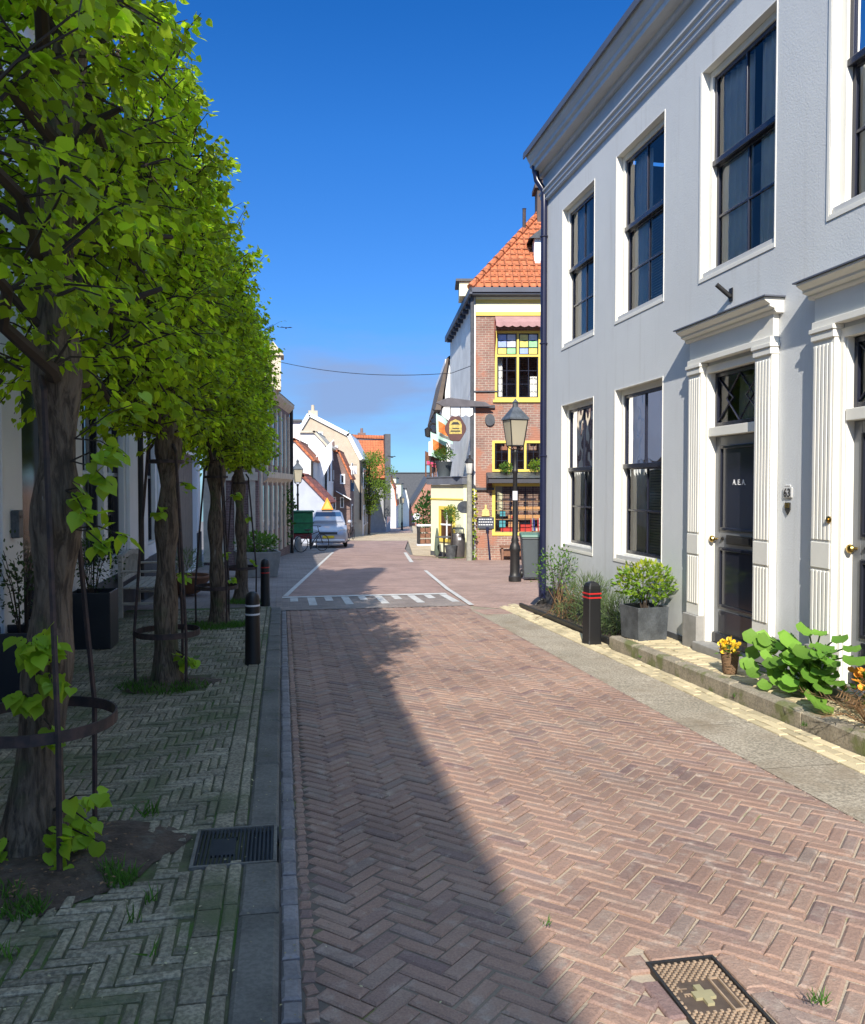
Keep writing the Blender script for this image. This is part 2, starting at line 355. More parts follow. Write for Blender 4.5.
# ------------------------------------------------------------------ the ground
def drape(name, poly, h, m, cuts=()):
    b = bmesh.new(); vs = [b.verts.new((x, y, 0)) for x, y in poly]; b.faces.new(vs)
    for yc in (15,)+tuple(cuts):
        bmesh.ops.bisect_plane(b, geom=b.verts[:]+b.edges[:]+b.faces[:], plane_co=(0, yc, 0), plane_no=(0, 1, 0))
    for v in b.verts: v.co.z = gz(v.co.y)+h
    bmesh.ops.recalc_face_normals(b, faces=b.faces)
    if sum(f.normal.z for f in b.faces) < 0: bmesh.ops.reverse_faces(b, faces=b.faces)
    me = bpy.data.meshes.new(name); b.to_mesh(me); b.free(); me.materials.append(m)
    o = bpy.data.objects.new(name, me); COL.objects.link(o); o['kind'] = 'structure'; ROOT[o.name] = Matrix.Identity(4); return o

M['ground'] = mat('far_ground', (.20, .18, .16), .95, var=.3, scale=1)
M['joint'] = mat('joint_sand', (.36, .285, .21), .98, var=.35, scale=7, bumpd=.004, bscale=90, dirt=((.17, .19, .06, 1), 5, .60, .72))
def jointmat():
    m, t, b = newmat('joint_sand_dirt_shade'); s_ = N(t, 'ShaderNodeSeparateXYZ'); t.links.new(geo(t).outputs['Position'], s_.inputs[0])
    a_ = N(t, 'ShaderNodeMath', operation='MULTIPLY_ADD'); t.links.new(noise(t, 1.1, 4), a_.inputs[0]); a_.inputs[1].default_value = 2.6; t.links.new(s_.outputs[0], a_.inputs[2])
    c = mixc(t, ramp(t, a_.outputs[0], 1.3, 2.6), (.12, .10, .085), (.42, .34, .25))  # sand to dark dirt by noise, with shade painted in towards the left
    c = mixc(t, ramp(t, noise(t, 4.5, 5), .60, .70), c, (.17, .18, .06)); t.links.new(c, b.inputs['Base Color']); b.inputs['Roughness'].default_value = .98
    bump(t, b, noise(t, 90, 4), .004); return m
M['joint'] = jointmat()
M['jointdark'] = mat('mossy_joint', (.11, .115, .06), .98, var=.5, scale=6, bumpd=.006, bscale=60, dirt=((.055, .12, .015, 1), 2.2, .5, .65))
def road_brick_mat():
    m, t, b = newmat('road_brick'); g = geo(t); r = g.outputs['Random Per Island']
    rp = N(t, 'ShaderNodeValToRGB'); t.links.new(r, rp.inputs[0]); e = rp.color_ramp.elements
    e[0].position = 0; e[0].color = (.235, .150, .135, 1); e[1].position = 1; e[1].color = (.34, .235, .195, 1)
    for p, c in ((.05, (.27, .18, .15)), (.2, (.34, .218, .165)), (.45, (.365, .232, .172)), (.6, (.32, .205, .16)), (.75, (.385, .25, .185)), (.9, (.35, .24, .185)), (.97, (.29, .215, .175))):
        x = e.new(p); x.color = c+(1,)
    big = noise(t, .7, 5, .6)
    c1 = mixc(t, ramp(t, big, .35, .7), rp.outputs[0], mixc(t, 1.0, rp.outputs[0], (.70, .69, .70), 'MULTIPLY'))
    c1 = mixc(t, ramp(t, noise(t, 2.3, 6, .7, None, 1.2), .60, .74), c1, (.45, .36, .28))
    c2 = mixc(t, ramp(t, noise(t, 11, 5, .65), .5, .8), c1, (.41, .33, .27))          # dusty wear
    c3 = mixc(t, ramp(t, noise(t, 130, 3), .38, .62), mixc(t, 1.0, c2, (.82, .82, .83), 'MULTIPLY'), c2)
    t.links.new(c3, b.inputs['Base Color']); b.inputs['Roughness'].default_value = .72
    bump(t, b, noise(t, 55, 6, .65), .006)
    return m
M['roadbrick'] = road_brick_mat()
M['paver'] = mat('concrete_paver', (.37, .335, .245), .9, var=.3, scale=2.2, fine=.5, bumpd=.005, bscale=120, island=.3, dirt=((.10, .12, .055, 1), 2.1, .42, .72))
M['gutter'] = mat('gutter_brick', (.26, .245, .25), .85, var=.25, scale=5, bumpd=.004, island=.2, fine=.2)
M['kerb'] = mat('kerb_stone', (.18, .175, .155), .85, var=.35, scale=3, fine=.25, bumpd=.003, bscale=120, island=.12, dirt=((.06, .085, .035, 1), 3, .58, .75))
M['aggregate'] = mat('exposed_aggregate', (.50, .43, .33), .95, var=.12, scale=2, fine=.5, bumpd=.006, bscale=110, col2=(.40, .345, .26), dirt=((.24, .19, .13, 1), 2.2, .44, .76))
M['creambrick'] = mat('cream_brick', (.60, .50, .31), .9, var=.2, scale=3, bumpd=.004, bscale=70, island=.22, dirt=((.25, .24, .13, 1), 4, .6, .75))
M['stoepkerb'] = mat('mossy_kerb', (.36, .31, .23), .95, var=.25, scale=5, fine=.3, bumpd=.005, bscale=80, dirt=((.15, .16, .06, 1), 2.5, .5, .62))
M['plaza'] = brickmat('plaza_brick', (.40, .25, .20), (.29, .185, .155), (.40, .31, .24), .21, .075, .010, 'flat', rotz=R(45))
M['plateau'] = brickmat('plateau_brick', (.375, .235, .195), (.28, .18, .155), (.37, .28, .22), .21, .075, .010, 'flat', rotz=R(45))
M['sidepave'] = brickmat('grey_pave', (.27, .235, .22), (.22, .195, .185), (.19, .165, .14), .21, .1, .008, 'flat')
M['creampave'] = brickmat('cream_pave', (.60, .48, .31), (.54, .43, .28), (.40, .32, .21), .21, .1, .006, 'flat')
M['mark'] = mat('road_marking', (.64, .62, .58), .8, var=.25, scale=8, fine=.15)
M['darkpave'] = brickmat('table_ramp_brick', (.28, .235, .205), (.22, .185, .165), (.30, .25, .21), .21, .1, .008, 'flat', rotz=R(0))
M['straw2'] = mat('dry_leaf', (.25, .15, .08), .9, island=.5)
M['litter'] = mat('fallen_petals', (.45, .42, .25), .9, island=.4)
M['litter2'] = mat('fallen_bud_scales', (.30, .26, .13), .9, island=.5)

drape('ground', [(-150,-60),(200,-60),(200,420),(-150,420)], -.05, M['ground'])
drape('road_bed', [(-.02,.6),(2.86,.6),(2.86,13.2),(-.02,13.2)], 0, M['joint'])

def sag(x, y): return -.0015*math.exp(-((x-.75)/.3)**2)-.0015*math.exp(-((x-2.15)/.3)**2)+.0012*math.sin(x*2.1+y*1.3)+.001*math.sin(y*3.3-x)
def brickbox(mb, cx, cy, lx, ly, rot, h, top, cham=.006, tilt=.0):
    """one paving brick with chamfered, slightly worn top"""
    lx = lx/2+rnd.uniform(-.002, .001); ly = ly/2+rnd.uniform(-.002, .001); c, s = math.cos(rot), math.sin(rot)
    if h == 0 and cham < .01: top = top+sag(cx, cy)+.002
    tx, ty = rnd.uniform(-tilt, tilt), rnd.uniform(-tilt, tilt); vs = []
    for k, (zz, ins) in enumerate(((-.03, 0), (top-cham, 0), (top, cham*1.3))):
        for sx_, sy_ in ((-1,-1), (1,-1), (1,1), (-1,1)):
            x, y = sx_*(lx-ins), sy_*(ly-ins)
            if k: x += rnd.uniform(-.0025, .0025); y += rnd.uniform(-.0025, .0025)
            wy = cy+x*s+y*c
            vs.append((cx+x*c-y*s, wy, gz(wy)+h+zz+(x*tx+y*ty if k else 0)))
    mb.add(vs, [(8,9,10,11)]+[(4+i, 4+(i+1) % 4, 8+(i+1) % 4, 8+i) for i in range(4)]+[(i, (i+1) % 4, 4+(i+1) % 4, 4+i) for i in range(4)])
def herring(mb, n, Wb, rot, inside, h, top, origin=(0,0), joint=.008, cham=.006, tilt=.02, rng=260, z_j=.003):
    """bricks n cells long; a brick crossing the edge is cut to the cells that lie inside"""
    c, s = math.cos(rot), math.sin(rot)
    W = lambda qx, qy: (origin[0]+qx*Wb*c-qy*Wb*s, origin[1]+qx*Wb*s+qy*Wb*c)
    for ix in range(-rng, rng):
        for iy in range(-rng, rng):
            k = (ix-iy) % (2*n)
            if k == 0: dx, dy = 1, 0
            elif k == 2*n-1: dx, dy = 0, 1
            else: continue
            m = W(ix+.5+dx*(n-1)/2, iy+.5+dy*(n-1)/2)
            if not (-3 < m[0] < 3.2 and .5 < m[1] < 13.4): continue
            ok = [inside(*W(ix+.5+dx*q, iy+.5+dy*q)) for q in range(n)]
            if not any(ok): continue
            a = ok.index(True); b = n-ok[::-1].index(True)
            if not all(ok[a:b]): b = ok.index(False, a)
            x, y = W(ix+.5+dx*(a+b-1)/2, iy+.5+dy*(a+b-1)/2); ln = (b-a)*Wb
            lx, ly = (ln, Wb) if dx else (Wb, ln)
            brickbox(mb, x+rnd.uniform(-.002,.002), y+rnd.uniform(-.002,.002), lx-joint, ly-joint, rot+rnd.gauss(0,.012), h, top+rnd.gauss(0, z_j), cham, tilt)
# road: herringbone clinkers, with the manhole left out
def in_road(x, y):
    if 1.19 < x < 1.52 and 2.19 < y < 2.71: return False
    return .10 < x < 2.83 and 1.0 < y < 12.93
mb = MB(); herring(mb, 3, .0675, R(45), in_road, 0, .0082, (0, 6.5), rng=130, joint=.0068, tilt=.011, z_j=.0014)
# cut bricks closing the edge along the gutter and the concrete band
y = 1.0
while y < 12.85:
    brickbox(mb, .085, y, .045, .06, rnd.uniform(-.3,.3), 0, .007); brickbox(mb, 2.84, y+.03, .03, .08, rnd.uniform(-.2,.2), 0, .007); y += .075
for x_, y_, a_, b_ in ((1.2,2.45,.06,.2),(1.2,2.66,.08,.1),(1.2,2.22,.08,.12),(1.36,2.70,.2,.07),(1.53,2.55,.07,.2),(1.53,2.33,.07,.2),(1.5,2.7,.08,.06),(1.36,2.18,.2,.06)):
    brickbox(mb, x_, y_, a_, b_, 0, 0, .012)
struct('road', mb, M['roadbrick'])
# gutter course
mb = MB(); y = .8
while y < 12.9:
    l = rnd.uniform(.12, .14); brickbox(mb, .022, y+l/2, .066, l-.008, rnd.gauss(0,.01), 0, .013+rnd.gauss(0,.002), .008, .03); y += l
struct('gutter', mb, M['gutter'])
# left kerb
mb = MB(); y = -1.0
for a, b_ in ((-1,-.02),(0,.98),(1,2.12),(2.14,3.17),(3.19,3.63),(4.05,5.03),(5.05,6.05),(6.07,7.05),(7.07,8.06),(8.08,9.05),(9.07,10.06),(10.08,11.1),(11.12,12.1),(12.12,12.95)):
    brickbox(mb, -.095, (a+b_)/2, .15, b_-a, 0, 0, .062, .012, .003)
struct('kerb', mb, M['kerb'])
# left pavement
drape('pavement_bed', [(-2.6,-2),(-.17,-2),(-.17,13.2),(-2.6,13.2)], .044, M['jointdark'])
TREES = [(-1.10, 3.95), (-.99, 7.55), (-.85, 11.3), (-.68, 14.1)]
def in_pave(x, y):
    if -.44 < x < -.02 and 3.63 < y < 4.05: return False
    wob = .06*math.sin(x*23+y*11)
    if math.hypot((x-TREES[0][0]-.08)/1.15, y-TREES[0][1]+.10) < .42+wob: return False
    for tx, ty in TREES[1:3]:
        if abs(x-tx) < .34 and abs(y-ty) < .36: return False
    return -2.35 < x < -.334 and 1.4 < y < 12.9
mb = MB(); herring(mb, 4, .0525, 0, in_pave, .044, .0095, (-.334-38*.0525, 1.0), rng=260, joint=.009, z_j=.003)
y = 1.2
while y < 12.9:      # soldier course beside the kerb
    if not (3.56 < y+.1 < 4.13):
        brickbox(mb, -.285, y+.1, .09, .195, rnd.gauss(0,.01), .044, .015); brickbox(mb, -.205, y+.13, .05, .195, rnd.gauss(0,.01), .044, .014)
    y += .205
struct('pavement', mb, M['paver'])
for i, (tx, ty) in enumerate(TREES[:3]):
    mb = MB(); pts = []
    for k in range(22):
        a = 2*math.pi*k/22; r_ = (.48 if i == 0 else .36)*(1+.12*math.sin(3*a+i)+.05*math.sin(7*a))
        pts.append((tx+r_*math.cos(a)*1.15+(.08 if i == 0 else 0), ty+r_*math.sin(a)-(.10 if i == 0 else 0)))
    n = len(pts); vs = [(x, y_, gz(y_)+.05) for x, y_ in pts]+[(tx+(x-tx)*.5, ty+(y_-ty)*.5, gz(y_)+.075+rnd.uniform(0,.02)) for x, y_ in pts]+[(tx, ty, gz(ty)+.09)]
    mb.add(vs, [(k, (k+1) % n, n+(k+1) % n, n+k) for k in range(n)]+[(n+k, n+(k+1) % n, 2*n) for k in range(n)])
    struct('tree_pit_soil', mb, M['soil'], smooth=True)
# plateau (speed table) beyond y = 13
drape('side_pavement', [(-3,12.9),(0,12.9),(.10,15),(2.0,33.3),(3.2,45),(-2,52),(-6,30),(-3,26)], .010, M['sidepave'])
drape('speed_table', [(-.1,12.92),(2.93,12.92),(2.93,14.9),(-.1,14.9)], .014, M['darkpave'])
mb = MB()
def flat(mb, x0, x1, y0, y1, h): mb.quad((x0,y0,gz(y0)+h),(x1,y0,gz(y0)+h),(x1,y1,gz(y1)+h),(x0,y1,gz(y1)+h))
flat(mb, .0, 2.93, 14.62, 14.84, .0225)
for k in range(10):
    xx = .20+k*.294; ln = k % 2 == 1; flat(mb, xx-.065, xx+.065, (13.45 if ln else 14.05), 14.62, .0185)
struct('ramp_marking', mb, M['mark'])
drape('plateau_road', [(0,14.88),(2.95,14.88),(3.7,21.5),(4.3,27),(5.3,36),G(408,541),G(343,541),(3.1,45),(2.0,33.3),(.08,15)], .018, M['plateau'], (30, 45))
drape('plaza', [(2.93,11.8),(4.15,11.9),(4.2,13.0),(16,13),(16,30),(6.5,33),G(431,553),G(404,556),(3.2,24),(2.8,13)], .0105, M['plaza'])
mb = MB()
def strip(mb, a, b, wd, h):
    a, b = Vector(a), Vector(b); d = (b-a); n_ = Vector((-d.y, d.x)).normalized()*wd/2; k = max(2, int(d.length/.4))
    for i in range(k):
        p, q = a+d*i/k, a+d*(i+1)/k
        mb.add([(p.x-n_.x, p.y-n_.y, gz(p.y)+h), (p.x+n_.x, p.y+n_.y, gz(p.y)+h), (q.x+n_.x, q.y+n_.y, gz(q.y)+h), (q.x-n_.x, q.y-n_.y, gz(q.y)+h)], [(0,1,2,3)])
strip(mb, (.06,14.9), (2.0,33.3), .09, .0265); strip(mb, (2.98,12.9), (3.12,15.5), .085, .0265); strip(mb, (3.12,15.5), (3.66,21.2), .085, .0265)
strip(mb, (3.93,25.2), (4.77,32.3), .12, .0265)
struct('edge_line', mb, M['mark'])
far = [G(*p) for p in ((343,541),(408,541),(413,556),(434,557),(433,540),(424,526),(412,526),(413,533),(352,533))]
drape('cream_pavement', far, .024, M['creampave'])
drape('far_road', [G(352,533),G(412,533),G(409,526.5),G(376,526.5),G(362,529)], .028, M['plateau'])
# right: concrete band, cream brick border, raised stoop
mb = MB(); y = .5
while y < 11.8:
    l = 1.0+rnd.uniform(-.05,.05); x1 = 3.365; x0 = 2.852
    mb.add([(x0,y,gz(y)+.0075),(x1,y,gz(y)+.010),(x1,y+l-.005,gz(y+l)+.010),(x0,y+l-.005,gz(y+l)+.0075)], [(0,1,2,3)]); y += l
mb.add([(2.87,y,gz(y)+.012),(3.36,y,gz(y)+.012),(3.36,12.3,gz(12.3)+.012),(2.95,12.9,gz(12.9)+.012)], [(0,1,2,3)])
struct('concrete_band', mb, M['aggregate'])
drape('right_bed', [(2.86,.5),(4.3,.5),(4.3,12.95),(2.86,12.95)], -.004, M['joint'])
mb = MB()
for c_ in range(3):
    y = .5-.07*c_
    while y < 12.6:
        brickbox(mb, 3.40+.075*c_, y+.1, .068, .195, rnd.gauss(0,.008), 0, .018+rnd.gauss(0,.002), .005, .02); y += .202
y = 8.8
while y < 12.9:
    for xx in (3.62,3.69):
        if y < 9.0 or y > 12.55 or xx < 3.65: brickbox(mb, xx, y, .066, .195, 0, 0, .018+rnd.gauss(0,.002), .005, .02)
    y += .202
struct('cream_border', mb, M['creambrick'])
mb = MB(); y = .5
for k in range(9):
    l = .95; a = y; b_ = min(y+l-.008, 8.72)
    if b_ > a: brickbox(mb, 3.655, (a+b_)/2, .13, b_-a, 0, 0, .15, .018, .003)
    y += l
struct('stoop_kerb', mb, M['stoepkerb'])
mb = MB(); y = .5
while y < 8.7:
    x = 3.728 if int(y*14.3) % 2 else 3.68
    brickbox(mb, 3.79, y, .125, .062, 0, .10, .05+rnd.gauss(0,.002), .005, .02)
    off = rnd.choice((0,.05))
    for xx in (3.955, 4.13): brickbox(mb, xx, y, .195 if xx < 4.1 else .13, .062, 0, .10, .05+rnd.gauss(0,.002), .005, .02)
    y += .07
struct('stoop', mb, M['creambrick'])
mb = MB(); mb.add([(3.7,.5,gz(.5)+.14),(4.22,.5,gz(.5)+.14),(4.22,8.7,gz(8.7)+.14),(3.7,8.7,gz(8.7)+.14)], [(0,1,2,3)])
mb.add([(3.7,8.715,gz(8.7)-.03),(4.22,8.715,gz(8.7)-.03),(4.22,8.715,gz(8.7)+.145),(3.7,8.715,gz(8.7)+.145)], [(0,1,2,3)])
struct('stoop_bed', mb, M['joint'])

# ------------------------------------------------------------------ wall with openings (local frame: x along, -y outwards)
def wall_mesh(mb, u0, u1, z0, z1, holes, y=0, depth=.12):
    us = sorted({u0, u1}|{h[0] for h in holes}|{h[1] for h in holes}); zs = sorted({z0, z1}|{h[2] for h in holes}|{h[3] for h in holes})
    us = [u for u in us if u0 <= u <= u1]; zs = [z for z in zs if z0 <= z <= z1]
    for i in range(len(us)-1):
        for j in range(len(zs)-1):
            cu, cz = (us[i]+us[i+1])/2, (zs[j]+zs[j+1])/2
            if any(h[0] < cu < h[1] and h[2] < cz < h[3] for h in holes): continue
            mb.quad((us[i],y,zs[j]),(us[i+1],y,zs[j]),(us[i+1],y,zs[j+1]),(us[i],y,zs[j+1]))
    for a, b, c, d in [h[:4] for h in holes]:
        e = y+depth
        mb.quad((a,y,c),(a,e,c),(a,e,d),(a,y,d)); mb.quad((b,y,c),(b,y,d),(b,e,d),(b,e,c))
        mb.quad((a,y,d),(a,e,d),(b,e,d),(b,y,d)); mb.quad((a,y,c),(b,y,c),(b,e,c),(a,e,c))
def frame(mb, a, b, c, d, wd, y0, y1):
    mb.box(a, a+wd, y0, y1, c, d); mb.box(b-wd, b, y0, y1, c, d); mb.box(a+wd, b-wd, y0, y1, d-wd, d); mb.box(a+wd, b-wd, y0, y1, c, c+wd)
def curtain(mb, a, b, c, d, y, amp=.025, per=.09):
    n = max(6, int((b-a)/per*6)); vs = []
    for i in range(n+1):
        x = a+(b-a)*i/n; yy = y+amp*math.sin(2*math.pi*(x-a)/per)+.3*amp*math.sin(7*x)
        vs += [(x, yy, c), (x, yy+.01, d)]
    mb.add(vs, [(2*i, 2*i+2, 2*i+3, 2*i+1) for i in range(n)])
def sash_window(P, a, b, c, d, cols=2, rows=((1,.46),(2,.54)), y=.075, inner='curtain', dark=None, blind=False, fm=None, sillm=None):
    """white box frame set back in the reveal, dark sashes, six panes, something behind"""
    mb = MB(); frame(mb, a+.002, b-.002, c+.002, d-.002, .065, y, y+.09)
    w_ = obj('window', mb, fm or M['cream'], P, bev=.004)
    mb = MB(); mb.box(a+.012, b-.012, .01, y+.002, c+.003, c+.05); obj('sill', mb, sillm or M['cornice'], w_, bev=.004)
    A, B_, C_, D = a+.067, b-.067, c+.067, d-.067; H_ = D-C_; mid = D-H_*rows[0][1]
    mb = MB()
    ty, by = y+.02, y+.05      # upper sash in front, lower behind
    for (z0, z1, nr, yy) in ((mid, D, rows[0][0], ty), (C_, mid+.02, rows[1][0], by)):
        frame(mb, A, B_, z0, z1, .042, yy, yy+.035)
        for k in range(1, cols):
            x = A+(B_-A)*k/cols; mb.box(x-.012, x+.012, yy+.004, yy+.03, z0+.042, z1-.042)
        for k in range(1, nr):
            z = z0+(z1-z0)*k/nr
            for q in range(cols):
                l = A+(B_-A)*q/cols+(.012 if q else .042); r = A+(B_-A)*(q+1)/cols-(.012 if q < cols-1 else .042); mb.box(l, r, yy+.004, yy+.03, z-.012, z+.012)
    mb.box(A, B_, ty-.02, ty+.0, mid-.005, mid+.05)
    obj('sash', mb, dark or M['sash'], w_, bev=.003)
    mb = MB(); mb.quad((A+.04,ty+.02,mid+.04),(B_-.04,ty+.02,mid+.04),(B_-.04,ty+.02,D-.04),(A+.04,ty+.02,D-.04))
    mb.quad((A+.04,by+.02,C_+.04),(B_-.04,by+.02,C_+.04),(B_-.04,by+.02,mid-.02),(A+.04,by+.02,mid-.02))
    obj('pane', mb, M['glass'], w_)
    if inner == 'curtain':
        mb = MB(); curtain(mb, A-.02, A+.50*(B_-A), C_-.05, D, by+.062, .02, .10); curtain(mb, B_-.40*(B_-A), B_+.02, C_-.05, D, by+.062, .02, .10)
        obj('curtain', mb, M['curtain'], w_)
    elif inner == 'blind':
        mb = MB(); z = C_+.02
        while z < D:
            mb.add([(A+.42*(B_-A),by+.05,z),(B_,by+.05,z),(B_,by+.075,z+.022),(A+.42*(B_-A),by+.075,z+.022)], [(0,1,2,3)]); z += .033
        curtain(mb, A-.02, A+.38*(B_-A), C_-.05, D, by+.09); obj('blind', mb, M['curtain'], w_)
    elif inner == 'net':
        mb = MB(); curtain(mb, A, B_, C_-.05, D, by+.14, .015, .06); obj('net_curtain', mb, M['curtain'], w_)
    return w_

# ------------------------------------------------------------------ the blue-grey town house on the right
TH = thing('town_house', 'two-storey blue-grey plastered town house with cream pilastered doors and tall sash windows', 'house', (4.2, 13.0, 0), R(-90))
WIN_U = [(.90,2.20),(2.95,4.30),(5.12,6.42),(7.14,8.50),(9.3,10.6)]
D1o, D2o = (5.28,6.24), (7.32,8.25)
holes = [(a,b,3.70,5.78) for a,b in WIN_U]+[(.90,2.20,.68,2.84),(2.95,4.30,.68,2.84),(9.3,10.6,.68,2.84)]+[(D1o[0],D1o[1],-.10,2.80),(D2o[0],D2o[1],-.05,2.80)]
mb = MB(); wall_mesh(mb, 0, 14, -.5, 6.2, holes, 0, .22)
mb.quad((0,0,-.5),(0,0,6.9),(0,9,6.9),(0,9,-.5)); mb.quad((14,0,-.5),(14,9,-.5),(14,9,6.9),(14,0,6.9)); mb.quad((0,9,-.5),(0,9,6.9),(14,9,6.9),(14,9,-.5))
mb.quad((0,.6,3.3),(14,.6,3.3),(14,9,3.3),(0,9,3.3)); mb.quad((0,3.5,-.5),(14,3.5,-.5),(14,3.5,6.9),(0,3.5,6.9))
wl = obj('wall', mb, M['stucco'], TH)
mb = MB()      # dark plinth along the pavement, between the door cases
for a, b in ((.0,5.07),(6.54,7.05),(8.53,14)): mb.box(a, b, -.018, -.002, -.55, .01)
obj('plinth', mb, M['stonedark'], wl, bev=.003)
# white window surrounds: thin painted bands on the reveal edge
def cprof(mb, u0, u1, prof, endl=True, y0=0):
    """horizontal moulding: prof = [(out, z)...] going up; out measured from the wall"""
    poly = [(0-.002, prof[0][1])]+prof+[(0-.002, prof[-1][1])]
    mb.prism(poly, lambda p, t: (t, -p[0]+y0, p[1]), u0, u1)
mb = MB()
cprof(mb, -.02, 14, [(.02,6.2),(.02,6.62)])
cprof(mb, -.03, 14, [(.035,6.16),(.045,6.18),(.045,6.22),(.065,6.235),(.065,6.275),(.09,6.30),(.09,6.325)], y0=0)
cprof(mb, -.05, 14, [(.06,6.58),(.08,6.60),(.08,6.64),(.20,6.66),(.20,6.72),(.235,6.75),(.235,6.80),(.27,6.85),(.30,6.92),(.30,6.96)])
co = obj('cornice', mb, M['cornice'], TH, bev=.002)
mb = MB(); mb.box(-.12, 14, -.325, .02, 6.962, 7.0); mb.box(-.12,14,-.33,-.31,6.90,6.962)
obj('gutter', mb, M['corniced'], co)
mb = MB(); mb.add([(-.1,-.28,7.0),(14,-.28,7.0),(14,4.5,9.6),(-.1,4.5,9.6),(-.1,9.2,7.0),(14,9.2,7.0)], [(0,1,2,3),(3,2,5,4),(0,3,4),(1,5,2)])
obj('roof', mb, M['slate'], TH)
mb = MB()      # inner jamb lining painted cream, so the reveals read white
def lining(mb, a, b, c, d, t=.012, y1=.20):
    mb.box(a, a+t, -.006, y1, c, d); mb.box(b-t, b, -.006, y1, c, d); mb.box(a+t, b-t, -.006, y1, d-t, d); mb.box(a+t, b-t, -.006, y1, c, c+t)
    fw = .03; mb.box(a-fw, a, -.008, .002, c-fw, d+.0); mb.box(a, b, -.008, .002, c-fw, c)
for (a,b,c,d) in holes[:8]: lining(mb, a, b, c, d)
obj('window_reveal', mb, M['cream'], wl)
styles = ['blind','blind','curtain','curtain','curtain']
for i, (a,b) in enumerate(WIN_U): sash_window(TH, a+.012, b-.012, 3.712, 5.768, inner=styles[i])
sash_window(TH, .912, 2.188, .692, 2.828, inner='curtain'); sash_window(TH, 2.962, 4.288, .692, 2.828, inner='blind'); sash_window(TH, 9.312,10.588,.692,2.828)

